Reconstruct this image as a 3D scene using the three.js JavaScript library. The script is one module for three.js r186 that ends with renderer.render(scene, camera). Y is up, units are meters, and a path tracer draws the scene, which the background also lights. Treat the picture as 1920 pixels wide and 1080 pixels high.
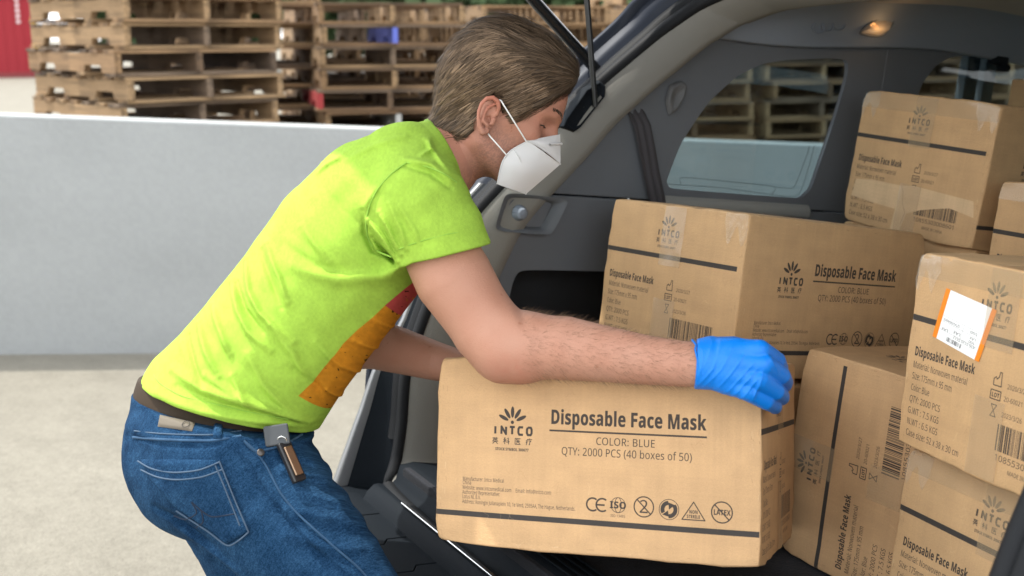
import * as THREE from 'three';
import { mergeGeometries } from 'three/addons/utils/BufferGeometryUtils.js';
import { RoundedBoxGeometry } from 'three/addons/geometries/RoundedBoxGeometry.js';

// ---------------------------------------------------------------- camera, sky, sun, exposure
const scene = new THREE.Scene();
const FOCAL = 2180, PITCH = 12.4 * Math.PI / 180, EYE = new THREE.Vector3(0, 1.45, 0);   // focal length in photo pixels (1920 wide)
const camera = new THREE.PerspectiveCamera(2 * Math.atan(540 / FOCAL) * 180 / Math.PI, 16 / 9, 0.05, 600);
camera.position.copy(EYE);
camera.rotation.set(-PITCH, 0, 0);
camera.focus = 1.93;
camera.userData.fStop = 4.2;
scene.add(camera);

const renderer = new THREE.WebGLRenderer({ antialias: true });
renderer.toneMapping = THREE.LinearToneMapping;
renderer.toneMappingExposure = 1.9;
renderer.shadowMap.enabled = true;

const SUN = new THREE.Vector3(-0.36, 0.92, -0.10).normalize();
{ // bright hazy daylight sky
  const W = 256, H = 128, data = new Float32Array(W * H * 4);
  for (let j = 0; j < H; j++) for (let i = 0; i < W; i++) {
    const el = ((j + 0.5) / H - 0.5) * Math.PI, az = ((i + 0.5) / W - 0.5) * 2 * Math.PI;
    const d = new THREE.Vector3(Math.cos(az) * Math.cos(el), Math.sin(el), Math.sin(az) * Math.cos(el));
    const up = Math.max(0, d.y), h = Math.pow(1 - up, 3), c = Math.max(0, d.dot(SUN)), g = 0.5 * Math.pow(c, 6) + 1.4 * Math.pow(c, 60);
    const k = (j * W + i) * 4, dim = d.y < 0 ? 0.5 : 1;
    data[k] = (1.30 + 0.58 * h + g) * dim; data[k + 1] = (1.37 + 0.51 * h + g * 0.97) * dim; data[k + 2] = (1.45 + 0.43 * h + g * 0.9) * dim; data[k + 3] = 1;
  }
  const sky = new THREE.DataTexture(data, W, H, THREE.RGBAFormat, THREE.FloatType);
  sky.mapping = THREE.EquirectangularReflectionMapping; sky.magFilter = THREE.LinearFilter; sky.needsUpdate = true;
  scene.background = sky; scene.environment = sky;
}
const sun = new THREE.DirectionalLight(new THREE.Color(1, 0.95, 0.86), 2.9);
sun.target.position.set(0, 0, -3); sun.position.copy(SUN).multiplyScalar(20).add(sun.target.position);
sun.castShadow = true; sun.shadow.radius = 1.6; sun.shadow.mapSize.set(2048, 2048);
Object.assign(sun.shadow.camera, { left: -12, right: 12, top: 12, bottom: -12, near: 1, far: 60 });
scene.add(sun, sun.target);

// ---------------------------------------------------------------- helpers
let seed = 7;
const rnd = () => { seed = (seed * 1664525 + 1013904223) >>> 0; return seed / 4294967296; };
const rr = (a, b) => a + (b - a) * rnd();
const clamp = (x, a, b) => Math.min(b, Math.max(a, x)), mix = (a, b, t) => a + (b - a) * t;
const sstep = (a, b, x) => { const t = clamp((x - a) / (b - a), 0, 1); return t * t * (3 - 2 * t); };
const V = (x, y, z) => new THREE.Vector3(x, y, z);
const hash = (x, y, z) => { let h = Math.imul(x, 374761393) ^ Math.imul(y, 668265263) ^ Math.imul(z, 2147483647 - 1274126177); h = Math.imul(h ^ (h >>> 13), 1274126177); h ^= h >>> 16; return (h >>> 0) / 4294967296; };
function noise3(x, y, z) {
  const ix = Math.floor(x), iy = Math.floor(y), iz = Math.floor(z), f = (t) => t * t * (3 - 2 * t), u = f(x - ix), v = f(y - iy), w = f(z - iz);
  const c = (a, b, d) => hash(ix + a, iy + b, iz + d);
  return mix(mix(mix(c(0, 0, 0), c(1, 0, 0), u), mix(c(0, 1, 0), c(1, 1, 0), u), v), mix(mix(c(0, 0, 1), c(1, 0, 1), u), mix(c(0, 1, 1), c(1, 1, 1), u), v), w) * 2 - 1;
}
const fbm = (x, y, z, n = 3) => { let s = 0, a = 0.5; for (let i = 0; i < n; i++, a *= 0.5, x *= 2.03, y *= 2.03, z *= 2.03) s += a * noise3(x, y, z); return s; };
function tile2(x, y, p, s) { // tileable value noise, period p
  const ix = Math.floor(x), iy = Math.floor(y), f = (t) => t * t * (3 - 2 * t), u = f(x - ix), v = f(y - iy), m = (a) => ((a % p) + p) % p;
  const c = (a, b) => hash(m(ix + a), m(iy + b), s);
  return mix(mix(c(0, 0), c(1, 0), u), mix(c(0, 1), c(1, 1), u), v) * 2 - 1;
}
function tex(w, h, fn, srgb = true) { // fn(u, v) -> [r, g, b] 0..1
  const d = new Uint8Array(w * h * 4);
  for (let j = 0; j < h; j++) for (let i = 0; i < w; i++) {
    const c = fn(i / w, j / h), k = (j * w + i) * 4;
    d[k] = clamp(c[0], 0, 1) * 255; d[k + 1] = clamp(c[1], 0, 1) * 255; d[k + 2] = clamp(c[2], 0, 1) * 255; d[k + 3] = 255;
  }
  const t = new THREE.DataTexture(d, w, h); t.wrapS = t.wrapT = THREE.RepeatWrapping; t.magFilter = THREE.LinearFilter; t.minFilter = THREE.LinearMipmapLinearFilter;
  if (srgb) t.colorSpace = THREE.SRGBColorSpace; t.needsUpdate = true; return t;
}
const rep = (t, u, v = u) => { const c = t.clone(); c.repeat.set(u, v); c.needsUpdate = true; return c; };
const lin = (r, g, b) => new THREE.Color().setRGB(r, g, b);
const std = (o) => new THREE.MeshStandardMaterial(o), phy = (o) => new THREE.MeshPhysicalMaterial(o);
const taken = {};
function numbered(n) { const k = taken[n] = (taken[n] ?? -1) + 1; return k ? n + '_' + String(k).padStart(3, '0') : n; }
function shadowed(o) { o.traverse((m) => { if (m.isMesh) m.castShadow = m.receiveShadow = true; }); return o; }
function thing(name, label, category, group) { const g = new THREE.Group(); g.name = numbered(name); g.userData = { label, category }; if (group) g.userData.group = group; scene.add(g); return g; }
function part(name, geo, mat, parent, label) { const m = new THREE.Mesh(geo, mat); m.name = name; m.castShadow = m.receiveShadow = true; if (label) m.userData.label = label; parent.add(m); return m; }
function structure(name, geo, mat, label) { const m = part(name, geo, mat, scene); m.userData = { kind: 'structure', label, category: name.replace(/_/g, ' ') }; return m; }
const at = (px, py, d) => { const c = Math.cos(PITCH), s = Math.sin(PITCH), x = (px - 960) / FOCAL * d, y = (540 - py) / FOCAL * d; return V(EYE.x + x, EYE.y + y * c - d * s, EYE.z - y * s - d * c); };
function geoOf(pos, idx, uv, nor, col) {
  const g = new THREE.BufferGeometry(); g.setAttribute('position', new THREE.Float32BufferAttribute(pos, 3)); if (uv) g.setAttribute('uv', new THREE.Float32BufferAttribute(uv, 2));
  if (col) g.setAttribute('color', new THREE.Float32BufferAttribute(col, 3)); g.setIndex(idx); if (nor) g.setAttribute('normal', new THREE.Float32BufferAttribute(nor, 3)); else g.computeVertexNormals(); return g;
}
function boxUV(g, k = 1) { // uv in metres by the main direction of each face
  g = g.index ? g.toNonIndexed() : g; const p = g.attributes.position, n = g.attributes.normal, uv = new Float32Array(p.count * 2);
  for (let i = 0; i < p.count; i += 3) {
    const ax = Math.abs(n.getX(i) + n.getX(i + 1) + n.getX(i + 2)), ay = Math.abs(n.getY(i) + n.getY(i + 1) + n.getY(i + 2)), az = Math.abs(n.getZ(i) + n.getZ(i + 1) + n.getZ(i + 2));
    for (let j = i; j < i + 3; j++) { const x = p.getX(j), y = p.getY(j), z = p.getZ(j); uv[j * 2] = k * (ax > ay && ax > az ? z : x); uv[j * 2 + 1] = k * (ay > ax && ay >= az ? z : y); }
  }
  g.setAttribute('uv', new THREE.BufferAttribute(uv, 2)); return g;
}
function loft(rows, closedU = false) { // rows: array of arrays of Vector3, equal lengths -> smooth sheet
  const n = rows[0].length, pos = [], uv = [], idx = [], m = rows.length; let lv = 0;
  for (let j = 0; j < m; j++) { if (j) lv += rows[j][n >> 1].distanceTo(rows[j - 1][n >> 1]); let lu = 0; for (let i = 0; i < n; i++) { if (i) lu += rows[j][i].distanceTo(rows[j][i - 1]); const p = rows[j][i]; pos.push(p.x, p.y, p.z); uv.push(lu, lv); } }
  for (let j = 0; j + 1 < m; j++) for (let i = 0; i + 1 < n; i++) { const a = j * n + i; idx.push(a, a + 1, a + n + 1, a, a + n + 1, a + n); }
  return geoOf(pos, idx, uv);
}
const tube = (pts, r, seg = 40, rad = 8, closed = false) => new THREE.TubeGeometry(new THREE.CatmullRomCurve3(pts, closed, 'catmullrom', 0.4), seg, r, rad, closed);
const bx = (w, h, d, x, y, z, b = 0.004) => { const g = new RoundedBoxGeometry(w, h, d, 2, Math.min(b, w / 2.1, h / 2.1, d / 2.1)); g.translate(x, y, z); return g; };
const rod = (a, b, r0, r1 = r0, n = 14) => { const d = b.clone().sub(a), g = new THREE.CylinderGeometry(r1, r0, d.length(), n); g.translate(0, d.length() / 2, 0); g.applyQuaternion(new THREE.Quaternion().setFromUnitVectors(V(0, 1, 0), d.clone().normalize())); g.translate(a.x, a.y, a.z); return g; };

// the car's own axes: x across (towards the near side), y up, z to the rear; the van stands nose down on the ramp
const CAR = new THREE.Matrix4().makeRotationFromEuler(new THREE.Euler(-7 * Math.PI / 180, -60 * Math.PI / 180, 0, 'YXZ')).setPosition(0.35, 0, -1.9), CARI = CAR.clone().invert();
const carHit = (px, py, axis, val) => { const o = EYE.clone().applyMatrix4(CARI), p = at(px, py, 1).applyMatrix4(CARI).sub(o), t = (val - o[axis]) / p[axis]; return o.addScaledVector(p, t); };

// ---------------------------------------------------------------- ground, ramp, wall
const G2 = [0.866, -0.5], SLOPE = Math.tan(7 * Math.PI / 180), YARD = 0.035;
const along = (x, z) => G2[0] * x + G2[1] * z;
const groundY = (x, z) => -SLOPE * clamp(along(x, z) + 0.0, 0, 30);
const speck = (u, v) => 0.5 + 0.10 * tile2(u * 256, v * 256, 256, 1) + 0.09 * tile2(u * 128, v * 128, 128, 2) + 0.07 * tile2(u * 48, v * 48, 48, 3) + 0.08 * tile2(u * 12, v * 12, 12, 4) + 0.06 * tile2(u * 4, v * 4, 4, 5);
const concreteMap = tex(512, 512, (u, v) => { const s = (speck(u, v) - 0.5) * 0.16, d = tile2(u * 256, v * 256, 256, 9) > 0.88 ? -0.05 : 0; return [0.448 + s + d, 0.430 + s + d, 0.388 + s * 0.95 + d]; });
const grainBump = tex(256, 256, (u, v) => { const s = 0.5 + 0.25 * tile2(u * 128, v * 128, 128, 11) + 0.2 * tile2(u * 48, v * 48, 48, 12); return [s, s, s]; }, false);
const concrete = std({ map: rep(concreteMap, 0.7), bumpMap: rep(grainBump, 1.6), bumpScale: 0.004, roughness: 0.95 });
const WA = at(0, 665, 1), dirA = WA.clone().sub(EYE);
const wallDir = V(0.8847, 0, -0.4662), wallN = V(0.4662, 0, 0.8847);           // along the wall; towards the ramp
const wallFoot = (() => { let t = 5.4; for (let i = 0; i < 20; i++) { const p = EYE.clone().addScaledVector(dirA, t); t += (p.y - groundY(p.x, p.z)) / -dirA.y * 0.9; } return EYE.clone().addScaledVector(dirA, t); })();
const wallPoint = (s, off = 0) => V(wallFoot.x + wallDir.x * s + wallN.x * off, 0, wallFoot.z + wallDir.z * s + wallN.z * off);
const onWall = (px, py) => { const d = at(px, py, 1).sub(EYE), o = wallFoot.clone().sub(EYE), t = o.dot(wallN) / d.dot(wallN); return EYE.clone().addScaledVector(d, t); };
{
  const rows = [];
  for (let k = -30; k <= 48; k++) { const row = []; const s = k < -8 ? -8 + (k + 8) * 4 : k < 30 ? k * 0.5 : 15 + (k - 30) * 4; for (let j = 0; j <= 24; j++) { const p = wallPoint(s, -0.1 + j * j * 0.12); p.y = groundY(p.x, p.z); row.push(p); } rows.push(row); }
  const g = loft(rows); const p = g.attributes.position, uv = g.attributes.uv; for (let i = 0; i < p.count; i++) uv.setXY(i, p.getX(i), p.getZ(i));
  structure('ramp_pavement', g, concrete, 'sunlit pale concrete pavement sloping down beside the wall');
  const yr = []; for (let k = -12; k <= 12; k++) { const row = []; for (let j = 0; j <= 12; j++) { const p = wallPoint(k * Math.abs(k) * 1.6, -0.12 - j * j * 1.6); p.y = YARD; row.push(p); } yr.push(row); }
  const yg = loft(yr), yp = yg.attributes.position, yu = yg.attributes.uv; for (let i = 0; i < yp.count; i++) yu.setXY(i, yp.getX(i), yp.getZ(i));
  structure('yard_pavement', yg, concrete, 'level pale concrete yard behind the grey wall');
}
{ // low painted wall; its top runs as in the photograph
  const a = onWall(0, 215), b = onWall(680, 240), slope = (b.y - a.y) / Math.hypot(b.x - a.x, b.z - a.z), s0 = V(a.x, 0, a.z).sub(V(wallFoot.x, 0, wallFoot.z)).dot(wallDir);
  const paintMap = tex(512, 512, (u, v) => { const s = 0.02 * tile2(u * 96, v * 96, 96, 21) + 0.03 * tile2(u * 10, v * 5, 10, 22) + 0.02 * tile2(u * 3, v * 3, 3, 23); return [0.588 + s * 0.45, 0.596 + s * 0.45, 0.594 + s * 0.45]; });
  const paint = std({ map: rep(paintMap, 0.5), bumpMap: rep(grainBump, 2), bumpScale: 0.0015, roughness: 0.75 });
  const rows = [], TH = 0.2;
  for (let k = 0; k <= 40; k++) {
    const s = -6 + k * 0.6, top = Math.max(0.3, a.y + slope * (s - s0)), f = wallPoint(s), bk = wallPoint(s, -TH), lo = groundY(f.x, f.z) - 0.15, c = 0.012;
    const m = (p, y, off) => V(p.x + wallN.x * off, y, p.z + wallN.z * off);
    rows.push([m(f, lo, 0), m(f, top - c, 0), m(f, top - c * 0.3, -c * 0.3), m(f, top, -c), m(bk, top, c), m(bk, top - c, 0), m(bk, Math.min(lo, 0), 0)]);
  }
  const w = thing('retaining_wall', 'low pale grey painted wall between the ramp and the yard', 'wall');
  part('wall_face', loft(rows), paint, w);
}

// ---------------------------------------------------------------- background: container, pallets, trees
{
  const c = thing('shipping_container', 'red corrugated shipping container behind the pallet stacks', 'container'); c.position.set(-15.25, YARD, -38.2); c.rotation.y = 0.44;
  const red = std({ color: lin(0.26, 0.014, 0.022), roughness: 0.85 }), redDark = std({ color: lin(0.18, 0.02, 0.022), roughness: 0.6 });
  const pts = []; for (let i = 0; i < 42; i++) { const x = -0.15 - i * 0.28; pts.push([x, 0], [x - 0.07, 0], [x - 0.14, -0.04], [x - 0.21, -0.04]); }
  part('corrugated_side', loft([pts.map(([x, z]) => V(x, 0.16, z)), pts.map(([x, z]) => V(x, 2.5, z))]), red, c);
  part('bottom_rail', bx(12, 0.16, 0.14, -6, 0.08, -0.03), redDark, c); part('top_rail', bx(12, 0.12, 0.12, -6, 2.55, -0.03), redDark, c);
  part('corner_post', bx(0.16, 2.6, 0.16, -0.05, 1.3, -0.02), red, c); part('end_wall', bx(0.1, 2.4, 2.4, -0.08, 1.3, -1.3), red, c);
  const yel = std({ color: lin(0.75, 0.45, 0.02), roughness: 0.6 });
  part('yellow_marking', bx(0.2, 0.62, 0.02, -0.06, 0.95, 0.075), yel, c, 'yellow patch on the corner post'); part('yellow_marking', bx(0.18, 0.2, 0.02, -0.06, 1.78, 0.075), yel, c, 'yellow patch on the corner post');
  const wm = std({ color: lin(0.7, 0.6, 0.6), roughness: 0.7 }); for (let i = 0; i < 5; i++) part('white_marking', bx(0.1, 0.1, 0.01, -0.52, 1.75 + i * 0.17, 0.012, 0.001), wm, c);
}
const woodMap = tex(256, 256, (u, v) => { const g = 0.10 * tile2(u * 3, v * 64, 64, 31) + 0.06 * tile2(u * 6, v * 128, 128, 32) + 0.08 * tile2(u * 3, v * 4, 4, 33) + 0.05 * tile2(u * 128, v * 128, 128, 34); return [0.78 + g, 0.76 + g, 0.74 + g]; });
const woods = [[0.34, 0.215, 0.11], [0.26, 0.16, 0.085], [0.17, 0.11, 0.064], [0.40, 0.27, 0.145], [0.125, 0.086, 0.056], [0.22, 0.16, 0.11]].map((c) => std({ color: lin(...c), map: woodMap, roughness: 0.9 }));
const blueWood = std({ color: lin(0.10, 0.13, 0.45), roughness: 0.8 }), redWood = std({ color: lin(0.35, 0.04, 0.04), roughness: 0.8 }), greyWood = std({ color: lin(0.42, 0.42, 0.40), roughness: 0.8 });
const PH = 0.146;
function palletProto(pale) { // stringers along z, deck boards along x
  const g = new THREE.Group(), pick = () => woods[pale ? [0, 3, 3, 0, 1, 5][Math.floor(rnd() * 6)] : Math.floor(rnd() * 6)];
  const sh = new THREE.Shape(); const h = 0.104, L = 0.61, pts = [[-L, 0], [-0.44, 0], [-0.42, 0.04], [-0.22, 0.04], [-0.20, 0], [0.20, 0], [0.22, 0.04], [0.42, 0.04], [0.44, 0], [L, 0], [L, h], [-L, h]];
  pts.forEach(([a, b], i) => i ? sh.lineTo(a, b) : sh.moveTo(a, b));
  const sg = boxUV(new THREE.ExtrudeGeometry(sh, { depth: 0.038, bevelEnabled: false }).translate(0, 0, -0.019).rotateY(-Math.PI / 2), 1.3); // now along z
  for (const x of [-0.488, 0, 0.488]) { const m = part('stringer', sg, pick(), g); m.position.set(x + rr(-0.004, 0.004), 0.021, rr(-0.012, 0.012)); }
  const deck = (n, y, name) => { for (let i = 0; i < n; i++) { const w = (i === 0 || i === n - 1) ? 0.135 : rr(0.085, 0.12), z = mix(-0.61 + 0.07, 0.61 - 0.07, i / (n - 1)); if (rnd() < 0.04 && i && i < n - 1) continue; const m = part(name, boxUV(bx(1.016, 0.0185, w, 0, 0, 0, 0.002), 1.3), pick(), g); m.position.set(rr(-0.012, 0.012), y + rr(-0.001, 0.001), z + rr(-0.012, 0.012)); m.rotation.y = rr(-0.008, 0.008); } };
  deck(7, 0.1353, 'deck_board'); deck(4, 0.0112, 'bottom_board');
  return g;
}
const palletKinds = [palletProto(true), palletProto(true), palletProto(false), palletProto(false), palletProto(false)];
function stack(cornerPx, depth, count, yaw, label, opts = {}) {
  const x0 = (cornerPx - 960) / FOCAL * (depth * 0.9767 + 0.06), base = V(x0, YARD, -depth);
  for (let k = 0; k < count; k++) {
    const p = palletKinds[Math.floor(rnd() * (opts.pale ? 2 : 5))].clone(); p.name = numbered('wooden_pallet'); p.userData = { label: typeof label === 'function' ? label(k) : label, category: 'pallet', group: 'stacked wooden pallets' }; scene.add(p);
    const a = yaw + rr(-0.02, 0.02), c = V(0.508, 0, -0.61).applyAxisAngle(V(0, 1, 0), yaw);
    p.position.set(base.x + c.x + rr(-0.03, 0.03), base.y + k * (PH + 0.0008) + 0.001, base.z + c.z + rr(-0.03, 0.03)); p.rotation.y = a + (rnd() < 0.5 ? Math.PI : 0);
    if (opts.paint && opts.paint[k]) { const f = p.children.filter((m) => m.name === 'stringer')[opts.paint[k][0]]; f.material = opts.paint[k][1]; }
  }
}
stack(227, 6.42, 12, 0.76, 'weathered wooden pallet in the tall stack next to the red container');
stack(602, 8.05, 11, 0.27, (k) => k === 9 ? 'wooden pallet with a blue painted stringer in the second stack' : 'worn brown wooden pallet in the second stack from the red container', { paint: { 9: [1, blueWood], 5: [1, greyWood], 6: [0, redWood] } });
stack(905, 8.9, 11, 0.27, 'pale fresh wooden pallet in the stack behind the raised gas strut', { pale: true });
stack(1190, 9.1, 12, 0.27, 'wooden pallet in the first stack seen through the quarter window');
stack(1446, 9.35, 13, 0.25, 'wooden pallet in the second stack seen through the quarter window');
stack(1705, 9.8, 13, 0.25, 'wooden pallet in the stack seen through the side door window');
stack(1960, 10.2, 13, 0.25, 'wooden pallet in the last stack seen through the side door window');
{ // second row of stacks close behind the first
  const row = 'wooden pallet in the second row, mostly hidden by the front stacks';
  for (const [px, d, n] of [[330, 8.3, 12], [560, 9.6, 11], [800, 10.4, 11], [1090, 10.8, 11], [1330, 11, 12], [1560, 11.2, 12], [1800, 11.6, 12]]) stack(px, d, n, 0.3, row);
}
{ // dark trees far behind
  const bark = std({ color: lin(0.08, 0.06, 0.045), roughness: 0.95 }), leaf = std({ color: lin(0.05, 0.085, 0.03), roughness: 0.8, side: THREE.DoubleSide });
  const leafG = []; const q = new THREE.PlaneGeometry(0.55, 0.4);
  for (let i = 0; i < 5200; i++) { const c = V(rr(-1, 1), rr(-1, 1), rr(-1, 1)); if (c.length() > 1) { continue; } const k = 0.75 + 0.35 * noise3(c.x * 2.2, c.y * 2.2, c.z * 2.2), g = q.clone(); g.rotateX(rr(0, 6.3)); g.rotateY(rr(0, 6.3)); g.translate(c.x * 3.4 * k, 3.9 + c.y * 3.9 * k, c.z * 3.2 * k); leafG.push(g); }
  const crown = mergeGeometries(leafG), trunk = mergeGeometries([rod(V(0, 0, 0), V(0.1, 2.6, 0), 0.24, 0.17), rod(V(0.1, 2.5, 0), V(0.9, 5, 0.3), 0.14, 0.05), rod(V(0.1, 2.4, 0), V(-0.8, 5.2, -0.2), 0.14, 0.05)]);
  for (let i = 0; i < 11; i++) { const t = thing('yard_tree', 'dark green leafy tree far behind the pallet stacks', 'tree', 'trees behind the yard'); part('trunk', trunk, bark, t); part('crown', crown, leaf, t); t.position.set(-13 + i * 3.6, YARD, -42 + rr(-2, 2)); t.rotation.y = rr(0, 6); t.scale.setScalar(rr(0.9, 1.25)); }
}

// ---------------------------------------------------------------- cardboard cartons
const INK = 'rgba(46,40,38,0.90)';
function kraft(w, h, draw, s = 1) {
  const cv = document.createElement('canvas'); cv.width = w; cv.height = h; const c = cv.getContext('2d');
  c.fillStyle = 'rgb(190,155,113)'; c.fillRect(0, 0, w, h); draw(c, w, h);
  const im = c.getImageData(0, 0, w, h), d = im.data, o = s * 7.3;
  for (let y = 0; y < h; y++) for (let x = 0; x < w; x++) {
    const k = (y * w + x) * 4, n = 0.035 * (hash(x >> 1, y >> 1, s) - 0.5) + 0.05 * (hash(x >> 2, y, s + 1) - 0.5) + 0.03 * noise3(x / 90, y / 60, o) + 0.012 * noise3(x / 14, y / 300, o + 3) + 0.008 * noise3(x / 300, y / 9, o + 5);
    const m = 1 + n * 1.25; d[k] *= m; d[k + 1] *= m * 0.998; d[k + 2] *= m * 0.99;
  }
  c.putImageData(im, 0, 0);
  c.lineWidth = 1.4; // scuffs and creases in the paper
  for (let i = 0; i < 16; i++) { c.strokeStyle = i % 2 ? 'rgba(232,200,158,0.30)' : 'rgba(120,85,50,0.20)'; c.beginPath(); let x = hash(i, 3, s) * w, y = hash(i, 4, s) * h; c.moveTo(x, y); for (let k = 0; k < 4; k++) { x += (hash(i, k, s + 9) - 0.5) * 70; y += (hash(i, k, s + 11) - 0.5) * 70; c.lineTo(x, y); } c.stroke(); }
  for (let i = 0; i < 150; i++) { // rubbed edges
    const e = i % 4, u = hash(i, 21, s), k = hash(i, 22, s) ** 2 * 0.035, x = e < 2 ? u * w : (e === 2 ? k * w : w - k * w), y = e < 2 ? (e ? h - k * h : k * h) : u * h, l = 6 + 26 * hash(i, 23, s);
    c.strokeStyle = hash(i, 24, s) > 0.45 ? 'rgba(222,196,158,0.35)' : 'rgba(120,88,58,0.28)'; c.lineWidth = 1 + 2.5 * hash(i, 25, s); c.beginPath(); c.moveTo(x, y); c.lineTo(x + (e < 2 ? l : (hash(i, 26, s) - 0.5) * 8), y + (e < 2 ? (hash(i, 26, s) - 0.5) * 8 : l)); c.stroke();
  }
  const t = new THREE.CanvasTexture(cv); t.colorSpace = THREE.SRGBColorSpace; return t;
}
function fit(c, txt, x0, x1, base, cap, bold) { // text between x0 and x1 with the given cap height
  c.save(); c.font = (bold ? 'bold ' : '') + Math.round(cap / 0.72) + 'px sans-serif'; c.textBaseline = 'alphabetic'; c.translate(x0, base); c.scale((x1 - x0) / c.measureText(txt).width, 1); c.fillText(txt, 0, 0); if (bold) { c.strokeStyle = c.fillStyle; c.lineWidth = cap * 0.035; c.strokeText(txt, 0, 0); } c.restore();
}
const hanzi = [ // strokes on a unit square
  [[.1, .18, .9, .18], [.34, .05, .34, .3], [.66, .05, .66, .3], [.22, .36, .78, .36], [.22, .36, .22, .6], [.78, .36, .78, .6], [.06, .6, .94, .6], [.5, .28, .5, .6], [.5, .6, .12, .95], [.5, .6, .9, .95]],
  [[.36, .06, .12, .16], [.04, .34, .48, .34], [.27, .12, .27, .95], [.27, .4, .05, .7], [.27, .4, .46, .6], [.6, .14, .7, .24], [.56, .38, .68, .48], [.5, .68, .98, .58], [.82, .04, .82, .97]],
  [[.08, .1, .92, .1], [.12, .1, .12, .9], [.12, .9, .94, .9], [.38, .18, .26, .36], [.3, .3, .78, .3], [.24, .5, .84, .5], [.54, .3, .54, .52], [.54, .52, .28, .8], [.54, .52, .82, .8]],
  [[.54, .02, .6, .1], [.2, .16, .94, .16], [.24, .16, .2, .6], [.2, .6, .06, .95], [.06, .3, .14, .42], [.02, .62, .16, .52], [.38, .36, .8, .36], [.8, .36, .58, .56], [.58, .56, .58, .9], [.58, .9, .46, .84]]];
function logo(c, x, y, s) { // emblem, name and small line under it; x = centre, y = top, s = width of the name
  c.fillStyle = INK; c.strokeStyle = INK;
  const cx = x, cy = y + s * 0.335;
  for (let i = -2; i <= 2; i++) { c.save(); c.translate(cx, cy); c.rotate(i * 0.56); c.beginPath(); c.ellipse(0, -s * 0.24, s * 0.042, s * 0.13, 0, 0, 7); c.fill(); c.restore(); }
  c.beginPath(); c.arc(cx, cy - s * 0.005, s * 0.04, 0, 7); c.fill();
  const L = s * 0.165, gap = (s - 5 * L) / 4, t = y + s * 0.437, h = s * 0.168; c.lineWidth = s * 0.052; c.lineJoin = 'round';
  const g = (k, ...lines) => { const x0 = x - s / 2 + k * (L + gap) + s * 0.026, w = L - s * 0.052; for (const l of lines) { c.beginPath(); l.forEach(([a, b], i) => i ? c.lineTo(x0 + a * w, t + b * h) : c.moveTo(x0 + a * w, t + b * h)); c.stroke(); } };
  g(0, [[0.5, 0], [0.5, 1]]); g(1, [[0, 1], [0, 0], [1, 1], [1, 0]]); g(2, [[-0.05, 0], [1.05, 0]], [[0.5, 0], [0.5, 1]]); g(3, [[1, 0], [0.2, 0], [0, 0.25], [0, 0.75], [0.2, 1], [1, 1]]); g(4, [[0.2, 0], [0.8, 0], [1, 0.25], [1, 0.75], [0.8, 1], [0.2, 1], [0, 0.75], [0, 0.25], [0.2, 0]]);
  c.lineWidth = s * 0.017; const q = s * 0.165;
  hanzi.forEach((st, k) => { const x0 = x - s / 2 + k * (s - q) / 3, y0 = y + s * 0.68; for (const [a, b, e, f] of st) { c.beginPath(); c.moveTo(x0 + a * q, y0 + b * q); c.lineTo(x0 + e * q, y0 + f * q); c.stroke(); } });
  fit(c, 'STOCK SYMBOL 300677', x - s * 0.41, x + s * 0.41, y + s * 0.985, s * 0.065, true);
}
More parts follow.
